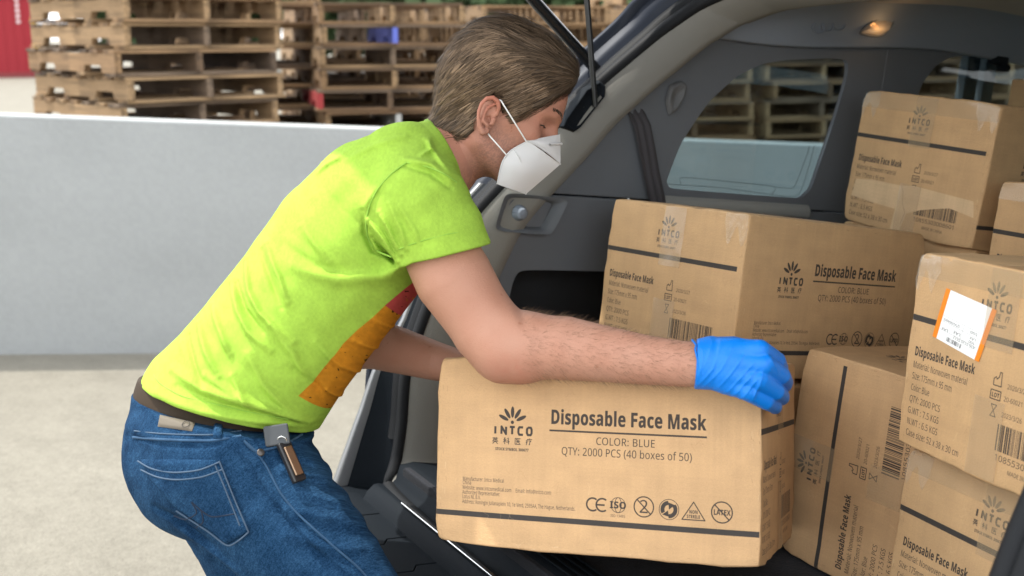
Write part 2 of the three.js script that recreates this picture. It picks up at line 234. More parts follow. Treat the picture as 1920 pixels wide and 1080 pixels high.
function longFace(c, w, h) {
  const X = (u) => (u + 0.022 * (1 - u)) * w, Y = (v) => (v < 0.8 ? v + 0.042 * (1 - v / 0.8) : v) * h; logo(c, X(0.233), Y(0.235), w * 0.132);
  c.fillStyle = INK; fit(c, 'Disposable Face Mask', X(0.357), X(0.838), Y(0.313), h * 0.072, true); c.fillRect(X(0.355), Y(0.345), w * 0.475, h * 0.009);
  fit(c, 'COLOR: BLUE', X(0.503), X(0.687), Y(0.416), h * 0.038); fit(c, 'QTY: 2000 PCS (40 boxes of 50)', X(0.394), X(0.798), Y(0.478), h * 0.040);
  const sm = h * 0.020; [['Manufacturer: Intco Medical', 0.21, 0.652], ['China', 0.1, 0.673], ['Website: www.intcomedical.com', 0.235, 0.701], ['Authorized Representative:', 0.197, 0.727], ['Lotus NL B.V.', 0.133, 0.752], ['Address: Koningin Julianaplein 10, 1e Verd, 2595AA, The Hague, Netherlands.', 0.443, 0.779]].forEach(([t, u, v]) => fit(c, t, X(0.07), X(u), Y(v), sm));
  fit(c, 'Email: info@intco.com', X(0.248), X(0.365), Y(0.701), sm);
  c.strokeStyle = INK; c.lineWidth = h * 0.0085; const r = h * 0.032;
  c.beginPath(); c.arc(X(0.497), Y(0.737), r, 0.9, 5.4); c.stroke(); c.beginPath(); c.arc(X(0.527), Y(0.737), r, 0.9, 5.4); c.stroke(); c.beginPath(); c.moveTo(X(0.527) - r, Y(0.737)); c.lineTo(X(0.527) + r * 0.4, Y(0.737)); c.stroke();
  c.lineWidth = h * 0.003; c.beginPath(); c.arc(X(0.576), Y(0.732), h * 0.038, 0, 7); c.stroke(); c.beginPath(); c.ellipse(X(0.576), Y(0.732), h * 0.017, h * 0.038, 0, 0, 7); c.stroke();
  fit(c, 'ISO', X(0.550), X(0.602), Y(0.75), h * 0.034, true); fit(c, 'ISO 13485', X(0.553), X(0.599), Y(0.797), h * 0.014);
  c.lineWidth = h * 0.006; c.beginPath(); c.arc(X(0.655), Y(0.732), h * 0.05, 0, 7); c.stroke(); fit(c, '2', X(0.640), X(0.670), Y(0.765), h * 0.066); c.beginPath(); c.moveTo(X(0.655) - h * 0.036, Y(0.732) - h * 0.036); c.lineTo(X(0.655) + h * 0.036, Y(0.732) + h * 0.036); c.stroke();
  c.lineWidth = h * 0.003; c.beginPath(); c.arc(X(0.731), Y(0.737), h * 0.05, 0, 7); c.stroke(); c.lineWidth = h * 0.02; c.beginPath(); c.arc(X(0.731), Y(0.737), h * 0.033, 2.6, 4.6); c.stroke(); c.beginPath(); c.arc(X(0.731), Y(0.737), h * 0.033, 5.6, 7.9); c.stroke();
  c.beginPath(); c.moveTo(X(0.731) - h * 0.004, Y(0.70)); c.lineTo(X(0.731) + h * 0.03, Y(0.712)); c.lineTo(X(0.731), Y(0.737)); c.fill(); c.beginPath(); c.moveTo(X(0.731), Y(0.775)); c.lineTo(X(0.731) - h * 0.034, Y(0.765)); c.lineTo(X(0.731) - h * 0.005, Y(0.742)); c.fill();
  c.lineWidth = h * 0.005; c.beginPath(); c.moveTo(X(0.804), Y(0.69)); c.lineTo(X(0.838), Y(0.783)); c.lineTo(X(0.77), Y(0.783)); c.closePath(); c.stroke(); fit(c, 'NON', X(0.791), X(0.817), Y(0.75), h * 0.017, true); fit(c, 'STERILE', X(0.784), X(0.824), Y(0.773), h * 0.016, true);
  c.lineWidth = h * 0.006; c.beginPath(); c.arc(X(0.887), Y(0.734), h * 0.051, 0, 7); c.stroke(); fit(c, 'LATEX', X(0.862), X(0.912), Y(0.747), h * 0.026, true); c.beginPath(); c.moveTo(X(0.887) - h * 0.037, Y(0.734) - h * 0.037); c.lineTo(X(0.887) + h * 0.037, Y(0.734) + h * 0.037); c.stroke();
  c.fillStyle = 'rgba(45,42,42,0.92)'; c.fillRect(0, Y(0.82), w * 0.996, h * 0.028);
}
function endFace(c, w, h) {
  const X = (u) => u * w, Y = (v) => v * h; logo(c, X(0.462), Y(0.075), w * 0.165);
  c.fillStyle = 'rgba(45,42,42,0.92)'; c.fillRect(0, Y(0.322), w * 0.965, h * 0.03); c.fillStyle = INK;
  fit(c, 'Disposable Face Mask', X(0.048), X(0.40), Y(0.527), h * 0.046, true);
  [['Material: Nonwoven material', 0.37, 0.59], ['Size: 175mm x 95 mm', 0.29, 0.649], ['Color: Blue', 0.165, 0.709], ['QTY: 2000 PCS', 0.238, 0.768], ['G.WT : 7.5 KGS', 0.238, 0.827], ['N.WT : 6.5 KGS', 0.238, 0.886], ['Case size: 52 x 38 x 30 cm', 0.372, 0.945]].forEach(([t, u, v]) => fit(c, t, X(0.048), X(u), Y(v), h * 0.034));
  c.strokeStyle = INK; c.lineWidth = h * 0.005; const f = (pts) => { c.beginPath(); pts.forEach(([a, b], i) => i ? c.lineTo(X(a), Y(b)) : c.moveTo(X(a), Y(b))); c.stroke(); };
  f([[0.505, 0.545], [0.505, 0.515], [0.515, 0.505], [0.52, 0.515], [0.53, 0.503], [0.533, 0.48], [0.542, 0.48], [0.545, 0.545], [0.505, 0.545]]); f([[0.497, 0.568], [0.548, 0.568], [0.548, 0.61], [0.497, 0.61], [0.497, 0.568]]); fit(c, 'LOT', X(0.503), X(0.542), Y(0.601), h * 0.022, true);
  f([[0.508, 0.635], [0.536, 0.635], [0.508, 0.69], [0.536, 0.69], [0.508, 0.635]]); fit(c, '2020/3/27', X(0.575), X(0.675), Y(0.545), h * 0.022); fit(c, '20-60021', X(0.565), X(0.66), Y(0.605), h * 0.022); fit(c, '2023/3/26', X(0.565), X(0.665), Y(0.68), h * 0.022);
  let x = 0.555, i = 0; while (x < 0.858) { const b = [1, 2, 1, 3, 1, 1, 2, 3][Math.floor(hash(i, 5, 2) * 8)], g = [1, 1, 2, 1, 3, 2][Math.floor(hash(i, 6, 2) * 6)]; c.fillRect(X(x), Y(0.715), X(b * 0.0022), h * 0.125); x += (b + g) * 0.0022; i++; }
  fit(c, '10855303008601', X(0.557), X(0.858), Y(0.885), h * 0.03); fit(c, 'MADE IN CHINA', X(0.63), X(0.78), Y(0.93), h * 0.02);
}
function tornEnd(c, w, h) { endFace(c, w, h); const P = [[0.06, 0.67], [0.2, 0.655], [0.43, 0.655], [0.52, 0.64], [0.95, 0.665], [0.97, 0.775], [0.80, 0.745], [0.72, 0.765], [0.6, 0.80], [0.5, 0.845], [0.47, 0.99], [0.4, 0.985], [0.41, 0.83], [0.25, 0.82], [0.05, 0.80]]; c.fillStyle = 'rgb(206,176,138)'; c.beginPath(); P.forEach(([a, b], i) => i ? c.lineTo(a * w, b * h) : c.moveTo(a * w, b * h)); c.fill(); c.strokeStyle = 'rgba(110,80,55,0.7)'; c.lineWidth = 3; c.beginPath(); [[0.43, 0.655], [0.45, 0.7], [0.46, 0.78], [0.49, 0.84], [0.47, 0.93]].forEach(([a, b], i) => i ? c.lineTo(a * w, b * h) : c.moveTo(a * w, b * h)); c.stroke(); }
const paperBump = tex(512, 512, (u, v) => { const s = 0.5 + 0.12 * tile2(u * 170, v * 170, 170, 41) + 0.04 * tile2(u * 60, v * 6, 60, 42) + 0.14 * tile2(u * 9, v * 9, 9, 43) + 0.04 * Math.sin(u * 2 * Math.PI * 74); return [s, s, s]; }, false);
const board = (map) => std({ map, bumpMap: paperBump, bumpScale: 0.0009, roughness: 0.82 });
const MLONG = board(kraft(1536, 886, longFace, 1)), MEND = board(kraft(1122, 886, endFace, 2)), MTORN = board(kraft(1122, 886, tornEnd, 3)), MPLAIN = board(kraft(768, 561, () => {}, 4));
const tints = [[1, 1, 1], [0.93, 0.92, 0.90], [1.05, 1.03, 1.0], [0.97, 0.95, 0.96]].map(([r, g, b]) => { const f = (m) => { const c = m.clone(); c.color.setRGB(r, g, b); return c; }; return [f(MLONG), f(MEND), f(MTORN), f(MPLAIN)]; });
const tapeMat = phy({ color: lin(0.62, 0.47, 0.29), roughness: 0.16, transparent: true, opacity: 0.30, clearcoat: 1, clearcoatRoughness: 0.08, side: THREE.DoubleSide });
const crumple = phy({ color: lin(0.75, 0.68, 0.55), roughness: 0.2, transparent: true, opacity: 0.16, clearcoat: 1, clearcoatRoughness: 0.1, side: THREE.DoubleSide });
function cartonShape(W, H, D, s) { // the worn, slightly bulging surface of a carton: maps a point of the ideal cuboid to the real one
  const hx = W / 2, hy = H / 2, hz = D / 2, r = 0.0034, crush = []; for (let i = 0; i < 8; i++) crush.push(0.25 + hash(i, s, 77));
  return (x, y, z) => {
    const qx = clamp(x, -hx + r, hx - r), qy = clamp(y, -hy + r, hy - r), qz = clamp(z, -hz + r, hz - r); let nx = x - qx, ny = y - qy, nz = z - qz; const l = Math.hypot(nx, ny, nz) || 1; nx /= l; ny /= l; nz /= l;
    const ux = x / hx, uy = y / hy, uz = z / hz, ax = Math.abs(ux), ay = Math.abs(uy), az = Math.abs(uz);
    const bulge = 0.0012 * ((1 - ux * ux) * (1 - uy * uy) + (1 - uy * uy) * (1 - uz * uz) + (1 - ux * ux) * (1 - uz * uz));
    const edge = Math.max(Math.min(ax, ay), Math.min(ay, az), Math.min(ax, az)), k = crush[(ux > 0 ? 1 : 0) + (uy > 0 ? 2 : 0) + (uz > 0 ? 4 : 0)];
    const dent = 0.0016 * noise3(x * 7 + s * 3.1, y * 7, z * 7) + 0.0013 * noise3(x * 34 + s, y * 34, z * 34) * sstep(0.6, 1, edge) * 1.6, cor = 0.006 * k * Math.pow(ax * ay * az, 9);
    const o = bulge + dent; return V(qx + nx * (r + o) - Math.sign(x) * cor, qy + ny * (r + o) - Math.sign(y) * cor, qz + nz * (r + o) - Math.sign(z) * cor);
  };
}
function cartonGeo(W, H, D, s) {
  const f = cartonShape(W, H, D, s), pos = [], uv = [], idx = [], groups = [], key = new Map(), ids = [];
  const line = (h) => { const a = [0, 0.0014, 0.0028, 0.005, 0.014], n = 12, out = a.map((e) => -h + e); for (let i = 1; i < n; i++) out.push(mix(-h + 0.014, h - 0.014, i / n)); return [...out, ...a.map((e) => h - e).reverse()]; };
  const face = (a, b, at3, uvf, mat) => { const A = line(a), B = line(b), n = A.length, base = pos.length / 3, st = idx.length; for (const q of B) for (const p of A) { const v = f(...at3(p, q)), k = at3(p, q).map((t) => Math.round(t * 1e6)).join(); pos.push(v.x, v.y, v.z); uv.push(...uvf(p / (2 * a) + 0.5, q / (2 * b) + 0.5)); ids.push(k); } for (let j = 0; j + 1 < B.length; j++) for (let i = 0; i + 1 < n; i++) { const o = base + j * n + i; idx.push(o, o + 1, o + n + 1, o, o + n + 1, o + n); } groups.push([st, idx.length - st, mat]); };
  const x = W / 2, y = H / 2, z = D / 2, id = (u, v) => [u, v];
  face(x, y, (p, q) => [p, q, z], id, 0); face(x, y, (p, q) => [-p, q, -z], id, 0); face(z, y, (p, q) => [x, q, -p], id, 1); face(z, y, (p, q) => [-x, q, p], id, 1); face(x, z, (p, q) => [p, y, -q], id, 2); face(x, z, (p, q) => [p, -y, q], id, 2);
  const g = geoOf(pos, idx, uv), n = g.attributes.normal, sum = new Map();
  ids.forEach((k, i) => { const v = sum.get(k) ?? V(0, 0, 0); v.x += n.getX(i); v.y += n.getY(i); v.z += n.getZ(i); sum.set(k, v); });
  ids.forEach((k, i) => { const v = sum.get(k).clone().normalize(); n.setXYZ(i, v.x, v.y, v.z); });
  for (const [a, b, m] of groups) g.addGroup(a, b, m); return g;
}
function strip(f, path, half, axis, lift, s) { // a strip of tape lying on the carton along path (points of the ideal cuboid with outward normals)
  const rows = []; for (const [p, n] of path) { const row = []; for (let i = 0; i <= 8; i++) { const q = p.clone().addScaledVector(axis, mix(-half, half, i / 8)), v = f(q.x, q.y, q.z); row.push(v.addScaledVector(n, lift + 0.0009 * (1 + noise3(q.x * 60 + s, q.y * 60, q.z * 90)))); } rows.push(row); }
  return loft(rows);
}
function carton(label, matrix, s, opt = {}) {
  const { W = 0.52, H = 0.295, D = 0.38 } = opt, g = thing('carton', label, 'carton', opt.group ?? 'cartons of masks'); matrix.decompose(g.position, g.quaternion, g.scale);
  part('carton_body', cartonGeo(W, H, D, s), [tints[s % 4][0], tints[s % 4][opt.torn ? 2 : 1], tints[s % 4][3]], g); const f = cartonShape(W, H, D, s), X = W / 2, Y = H / 2, Z = D / 2;
  if (opt.bare) return g;
  for (const e of [-1, 1]) { // centre tape on top and bottom, folded down over both ends
    const path = []; for (let i = 0; i <= 24; i++) path.push([V(mix(-X + 0.004, X - 0.004, i / 24), Y * e, 0), V(0, e, 0)]); part('tape', strip(f, path, 0.03, V(0, 0, 1), 0.0006, s), tapeMat, g);
    for (const k of [-1, 1]) { const q = []; for (let i = 0; i <= 10; i++) q.push([V(X * k, e * (Y - 0.003 - i * (0.0105 + 0.001 * (hash(s, i, 3)))), 0), V(k, 0, 0)]); part('tape', strip(f, q, 0.03, V(0, 0, 1), 0.0006, s + k), tapeMat, g); }
  }
  if (opt.wrap) for (const k of [-1, 1]) { const q = []; for (let i = 0; i <= 5; i++) q.push([V(X, Y - 0.002 - i * 0.007, 0), V(1, 0, 0)]); part('edge_tape', strip(f, q, Z * 0.99, V(0, 0, k), 0.0008, s + 5), tapeMat, g); break; }
  for (const k of opt.corner ?? []) { // crumpled film pulled over a top corner of the end
    const rows = []; for (let j = 0; j <= 14; j++) { const r = []; for (let i = 0; i <= 12; i++) { const y = Y - 0.001 - j * 0.0042 * (0.7 + 0.3 * Math.sin(i * 0.9)), z = k * (Z - 0.001 - i * 0.0046), v = f(X, y, z), n = 0.0014 + 0.0024 * Math.abs(noise3(z * 120 + s, y * 70, s)) + 0.0016 * noise3(z * 260, y * 200, s); r.push(V(v.x + n, v.y + 0.001 * noise3(z * 90, y * 90, 4), v.z + k * 0.001)); } rows.push(r); }
    part('crumpled_tape', loft(rows), crumple, g);
  }
  return g;
}
const D2R = Math.PI / 180;
const pose = (yaw, pitch, roll, x, y, z) => new THREE.Matrix4().makeRotationFromEuler(new THREE.Euler(pitch * D2R, yaw * D2R, roll * D2R, 'YXZ')).setPosition(x, y, z);
const turnEnd = new THREE.Matrix4().makeRotationY(-Math.PI / 2), lying = new THREE.Matrix4().makeBasis(V(0, 0, 1), V(-1, 0, 0), V(0, -1, 0));
const inCar = (x, y, z, yaw = 0, tilt = 0) => CAR.clone().multiply(pose(yaw, tilt, 0, x, y, z)).multiply(turnEnd);
const HELD = pose(-21.18, -15.24, 4.45, 0.188, 0.761, -1.865);
const FLOOR = 0.535;
carton('carton of face masks held at the van tailgate by the bending person', HELD, 11, { H: 0.30, group: undefined });
carton('carton with a dark stripe, beside the quarter window, its long printed side in shade', pose(-55.66, -9.54, 2.22, 0.511, 0.935, -2.337).multiply(turnEnd), 12, { H: 0.30, corner: [-1] });
carton('carton with a torn pale patch over its text, uppermost on the rear stack', pose(-62.46, -7.79, -1.97, 1.101, 1.132, -2.631).multiply(turnEnd), 13, { H: 0.30, torn: true, wrap: true, corner: [1, -1] });
const DPOSE = pose(-71.6, -5.76, 2.9, 0.918, 0.958, -1.638).multiply(turnEnd);
const labelled = carton('carton with an orange-edged white shipping label stuck on its end', DPOSE, 14, { H: 0.30, wrap: true, corner: [1] });
carton('carton lying on its side with its stripe upright, next to the held carton', pose(-61.42, -7.3, 1.08, 0.808, 0.679, -2.001).multiply(lying), 15, { H: 0.30 });
{ const c = carHit(1712, 842, 'y', 0.832); carton('carton underneath the one with the shipping label', inCar(c.x + 0.19, c.y - 0.15, c.z - 0.26, -5, 0), 16, { H: 0.296, wrap: true, corner: [1] }); }
{ const c = carHit(1877, 337, 'z', -0.575); carton('carton behind the labelled one, beside the torn carton', inCar(c.x + 0.19, c.y - 0.15, c.z - 0.26), 17, { H: 0.30, wrap: true }); carton('carton under the ones behind the labelled carton', inCar(c.x + 0.19, FLOOR + (c.y - 0.302 - FLOOR) / 2, c.z - 0.27), 21, { H: c.y - 0.304 - FLOOR, bare: true }); }
{ const c = carHit(1897, 147, 'z', -1.24), h = (c.y - 0.30 - FLOOR) / 2; carton('carton in deep shade, furthest forward by the side door window', inCar(c.x + 0.19, c.y - 0.149, c.z - 0.26), 18, { H: 0.296 }); for (let k = 0; k < 2; k++) carton('carton stacked under the furthest forward one', inCar(c.x + 0.19, FLOOR + h * (k + 0.5), c.z - 0.26), 22 + k, { H: h - 0.004, bare: true }); }
for (let k = 0; k < 2; k++) carton('carton stacked under the torn one', inCar(-0.275, FLOOR + 0.1435 + k * 0.2865, -0.885, -1), 24 + k, { H: 0.284, bare: true });
carton('carton under the one beside the quarter window', inCar(-0.28, FLOOR + 0.1445, -0.27, 3), 26, { H: 0.286, bare: true });
{ // shipping label: white with two orange edges, printed upside down as it is stuck on
  const cv = document.createElement('canvas'); cv.width = 400; cv.height = 420; const c = cv.getContext('2d'); c.fillStyle = '#f3f3f1'; c.fillRect(0, 0, 400, 420); c.fillStyle = '#f28a1c'; c.fillRect(0, 0, 36, 420); c.fillRect(364, 0, 36, 420);
  c.strokeStyle = 'rgba(60,60,60,0.45)'; c.lineWidth = 2; for (const y of [215, 262, 330]) { c.beginPath(); c.moveTo(40, y); c.lineTo(360, y); c.stroke(); } c.beginPath(); c.moveTo(215, 215); c.lineTo(215, 330); c.stroke();
  c.save(); c.translate(400, 420); c.rotate(Math.PI); c.fillStyle = '#3b3b3b'; fit(c, '416-5120 5512', 60, 240, 92, 24); fit(c, 'LAX', 190, 250, 130, 24); fit(c, 'LAX', 290, 345, 112, 22); fit(c, 'QTA2064003', 215, 352, 186, 20); fit(c, '500', 70, 130, 192, 20); fit(c, 'LAX', 70, 120, 148, 20); fit(c, '500', 70, 120, 118, 20); for (let i = 0; i < 34; i++) if (hash(i, 2, 8) > 0.4) c.fillRect(150 + i * 4, 22, 2.6, 34); c.restore();
  const t = new THREE.CanvasTexture(cv); t.colorSpace = THREE.SRGBColorSpace;
  const inv = DPOSE.clone().invert(), o = EYE.clone().applyMatrix4(inv), on = (px, py) => { const d = at(px, py, 1).applyMatrix4(inv).sub(o), k = (0.2655 - o.x) / d.x; return o.clone().addScaledVector(d, k); };
  const q = [on(1771, 540), on(1866, 582), on(1832, 679), on(1744, 630)], f = cartonShape(0.52, 0.30, 0.38, 14), pos = [], uv = [], idx = [], n = 8;
  for (let j = 0; j <= n; j++) for (let i = 0; i <= n; i++) { const a = q[0].clone().lerp(q[1], i / n), b = q[3].clone().lerp(q[2], i / n), p = a.lerp(b, j / n), v = f(0.26, clamp(p.y, -0.149, 0.149), clamp(p.z, -0.189, 0.189)); pos.push(v.x + 0.0012, v.y, v.z); uv.push(i / n, 1 - j / n); if (i < n && j < n) { const k = j * (n + 1) + i; idx.push(k, k + n + 1, k + n + 2, k, k + n + 2, k + 1); } }
  part('shipping_label', geoOf(pos, idx, uv), std({ map: t, roughness: 0.45 }), labelled);
}

// ---------------------------------------------------------------- the van (its rear end, with the tailgate raised)
const van = thing('minivan', 'dark grey minivan parked nose down with its tailgate raised and cargo bay open', 'minivan');
CAR.decompose(van.position, van.quaternion, van.scale);
const plasticBump = tex(256, 256, (u, v) => { const s = 0.5 + 0.3 * tile2(u * 128, v * 128, 128, 51) + 0.15 * tile2(u * 60, v * 60, 60, 52); return [s, s, s]; }, false);
const plastic = (r, g, b, rough = 0.62) => std({ color: lin(r, g, b), roughness: rough, bumpMap: rep(plasticBump, 9), bumpScale: 0.0004 });
const trimLit = plastic(0.21, 0.205, 0.185, 0.65), trimShaded = plastic(0.125, 0.138, 0.155, 0.7), trimRail = plastic(0.24, 0.28, 0.34, 0.75), headMat = plastic(0.42, 0.405, 0.37, 0.9), blackTrim = phy({ color: lin(0.010, 0.013, 0.017), roughness: 0.62, specularIntensity: 0.14, bumpMap: rep(plasticBump, 9), bumpScale: 0.0004 }), cavity = plastic(0.012, 0.014, 0.017, 0.8);  // opening and side trim greys differ by light and shade put into the colour
const rubber = phy({ color: lin(0.012, 0.013, 0.015), roughness: 0.6, specularIntensity: 0.35 }), paint = phy({ color: lin(0.024, 0.029, 0.042), metalness: 0.1, roughness: 0.45, specularIntensity: 0.25, clearcoat: 0.06, clearcoatRoughness: 0.08 }), chrome = std({ color: lin(0.72, 0.72, 0.72), metalness: 1, roughness: 0.22 });
const silver = phy({ color: lin(0.20, 0.205, 0.215), metalness: 0.4, roughness: 0.38, clearcoat: 0.8, clearcoatRoughness: 0.08 });
const glass = phy({ color: lin(0.53, 0.61, 0.63), transmission: 1, thickness: 0, roughness: 0.0, ior: 1.45 }), carpet = std({ color: lin(0.018, 0.02, 0.026), roughness: 1, bumpMap: rep(grainBump, 8), bumpScale: 0.002 });
const MX = 0.058, mirror = (p) => V(2 * MX - p.x, p.y, p.z);
// loop of the weatherstrip, far half from the sill to the middle of the roof
const half = [[-0.615, 0.485, 0.405], [-0.632, 0.54, 0.383], [-0.635, 0.62, 0.377], [-0.635, 0.73, 0.378], [-0.635, 0.88, 0.338], [-0.633, 1.017, 0.284], [-0.631, 1.074, 0.247], [-0.628, 1.191, 0.143], [-0.622, 1.281, 0.071], [-0.610, 1.387, -0.036], [-0.585, 1.485, -0.133], [-0.545, 1.548, -0.195], [-0.46, 1.588, -0.235], [-0.3, 1.603, -0.25], [-0.1, 1.609, -0.256], [MX, 1.61, -0.257]].map((p) => V(...p));
const ringCurve = new THREE.CatmullRomCurve3([...half, ...half.slice(0, -1).reverse().map(mirror)], false, 'catmullrom', 0.3);
const NR = 160, ring = ringCurve.getPoints(NR), outw = ring.map((p, i) => { const a = ring[Math.max(0, i - 1)], b = ring[Math.min(NR, i + 1)]; return V(-(b.y - a.y), b.x - a.x, 0).normalize(); });
const off = (i, o, dz, dy = 0) => V(ring[i].x + outw[i].x * o, ring[i].y + outw[i].y * o + dy, ring[i].z + dz);
const sweep = (sec, i0 = 8, i1 = NR - 8) => { const rows = sec.map(() => []); for (let i = i0; i <= i1; i++) sec.forEach(([o, dz], k) => rows[k].push(off(i, o, dz))); return loft(rows); };
part('opening_trim', sweep([[-0.004, 0.004], [-0.012, 0.0], [-0.024, -0.02], [-0.034, -0.05], [-0.042, -0.085], [-0.040, -0.11], [-0.02, -0.125], [0.0, -0.13]], 0, NR), trimLit, van, 'grey trim round the cargo opening, painted paler as if lit');
part('weatherstrip', tube([...ringCurve.getPoints(80), V(0.55, 0.482, 0.418), V(MX, 0.482, 0.425), V(-0.47, 0.482, 0.418)], 0.015, 260, 10, true), rubber, van);
part('weatherstrip_lip', sweep([[0.010, 0.010], [0.020, 0.018], [0.034, 0.014], [0.040, 0.0]]), rubber, van);
part('door_jamb', sweep([[0.036, 0.004], [0.042, -0.004], [0.05, -0.002], [0.056, 0.010], [0.068, 0.018], [0.088, 0.022]]), paint, van, 'glossy dark painted jamb round the opening');
part('body_edge', sweep([[0.086, 0.022], [0.092, 0.040], [0.100, 0.046], [0.110, 0.036], [0.120, 0.0], [0.128, -0.08], [0.132, -0.2], [0.132, -0.32]]), paint, van);
const farAt = (y) => { let i = 0; while (i < NR / 2 && ring[i + 1].y < y) i++; const a = ring[i], b = ring[i + 1], t = clamp((y - a.y) / (b.y - a.y), 0, 1); return [mix(a.x, b.x, t), y, mix(a.z, b.z, t)]; };
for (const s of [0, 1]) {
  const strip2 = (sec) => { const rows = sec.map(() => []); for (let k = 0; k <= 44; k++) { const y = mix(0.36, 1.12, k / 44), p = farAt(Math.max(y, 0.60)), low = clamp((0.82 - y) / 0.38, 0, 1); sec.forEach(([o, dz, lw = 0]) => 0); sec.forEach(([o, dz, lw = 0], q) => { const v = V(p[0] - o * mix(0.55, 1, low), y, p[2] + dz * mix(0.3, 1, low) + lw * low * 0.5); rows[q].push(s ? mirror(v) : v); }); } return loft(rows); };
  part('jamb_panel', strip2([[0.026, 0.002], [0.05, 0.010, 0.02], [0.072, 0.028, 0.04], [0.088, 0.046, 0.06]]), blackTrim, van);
  part('lower_corner', strip2([[0.088, 0.044, 0.06], [0.092, 0.060, 0.07], [0.100, 0.068, 0.075], [0.112, 0.066, 0.075], [0.124, 0.05, 0.07], [0.136, 0.0, 0.05], [0.14, -0.1]]), silver, van, 'outer body corner beside the bumper, ground reflection painted in as silver grey');  // dark body paint; the reflected ground is put into this silver colour
}
{ // rubber bump stops on the jamb
  for (const [px, py] of [[790, 935], [792, 730]]) { const c = carHit(px, py, 'x', -0.648), m = part('bump_stop', new THREE.TorusGeometry(0.017, 0.003, 8, 24).rotateY(Math.PI / 2).scale(1, 1.5, 0.8).translate(c.x, c.y, c.z), blackTrim, van); m.rotation.y = 0; }
}
const panel = (name, outline, holes, x0, th, mat, bevel = 0.004, label) => { // outline in (z, y); solid from x0 - th to x0
  const path = (P, o) => { P.forEach(([z, y], i) => i ? o.lineTo(-z, y) : o.moveTo(-z, y)); return o; }, sh = path(outline, new THREE.Shape()); for (const h of holes) sh.holes.push(path(h, new THREE.Path()));
  const mk = (x) => boxUV(new THREE.ExtrudeGeometry(sh, { depth: th - 2 * bevel, bevelEnabled: bevel > 0, bevelThickness: bevel, bevelSize: bevel, bevelOffset: -bevel, bevelSegments: 2 }).rotateY(Math.PI / 2).translate(x - th + bevel, 0, 0));
  part(name, mk(x0), mat, van, label); part(name, mk(2 * MX - x0 + th), mat, van);
};
const smooth = (P, n = 60) => new THREE.CatmullRomCurve3(P.map(([a, b]) => V(a, b, 0)), true, 'catmullrom', 0.28).getPoints(n).slice(0, -1).map((p) => [p.x, p.y]);
const win1 = smooth([[-0.208, 1.15], [-0.206, 1.165], [-0.233, 1.248], [-0.295, 1.343], [-0.37, 1.411], [-0.437, 1.445], [-0.5, 1.462], [-0.567, 1.472], [-0.65, 1.483], [-0.70, 1.486], [-0.716, 1.474], [-0.72, 1.44], [-0.703, 1.35], [-0.685, 1.276], [-0.664, 1.195], [-0.653, 1.162], [-0.623, 1.138], [-0.585, 1.136], [-0.4, 1.136], [-0.23, 1.138]], 90);
const win2 = smooth([[-0.93, 1.15], [-0.935, 1.25], [-0.955, 1.37], [-0.98, 1.455], [-1.02, 1.505], [-1.07, 1.532], [-1.15, 1.545], [-1.4, 1.552], [-1.9, 1.556], [-2.0, 1.55], [-2.03, 1.5], [-2.02, 1.2], [-1.98, 1.15], [-1.5, 1.14]], 90);
const grow = (P, k) => { const c = P.reduce((s, p) => [s[0] + p[0] / P.length, s[1] + p[1] / P.length], [0, 0]); return P.map(([a, b]) => { const l = Math.hypot(a - c[0], b - c[1]); return [a + (a - c[0]) / l * k, b + (b - c[1]) / l * k]; }); };
const fwd = (P, k = 0.012) => P.map(([z, y]) => [z - k, y]);
const SX = -0.607, SEAM = 1.112;
const cubby = smooth([[0.155, 0.945], [0.10, 0.952], [-0.4, 0.952], [-0.44, 0.94], [-0.45, 0.9], [-0.45, 0.7], [-0.43, 0.67], [0.16, 0.66], [0.18, 0.68], [0.175, 0.86], [0.168, 0.92]], 70);
const latch = smooth([[0.208, 1.096], [0.19, 1.105], [0.10, 1.102], [0.082, 1.095], [0.10, 1.05], [0.115, 1.035], [0.2, 1.036], [0.218, 1.044]], 40);
panel('quarter_panel', [[0.262, 0.536], [0.262, 0.76], [0.205, 0.98], [0.165, 1.06], [0.118, SEAM - 0.0015], [-0.84, SEAM - 0.0015], [-2.5, SEAM - 0.0015], [-2.5, 0.536]], [cubby], SX, 0.012, trimShaded, 0.003, 'lower side trim of the cargo bay, shade painted into its grey');
panel('pillar_panel', [[0.115, SEAM + 0.0015], [0.03, 1.20], [-0.06, 1.29], [-0.16, 1.40], [-0.245, 1.49], [-0.31, 1.54], [-0.7, 1.556], [-0.846, 1.56], [-0.846, SEAM + 0.0015]], [win1], SX - 0.001, 0.010, trimShaded, 0.004, 'upper trim round the quarter window, shade painted into its grey');
panel('door_panel', [[-0.838, SEAM + 0.0015], [-0.838, 1.56], [-1.2, 1.60], [-2.5, 1.60], [-2.5, SEAM + 0.0015]], [win2], SX, 0.010, trimShaded, 0.004);
panel('quarter_glass', grow(win1, 0.018), [], SX - 0.014, 0.003, glass, 0); panel('side_glass', grow(win2, 0.018), [], SX - 0.014, 0.003, glass, 0);
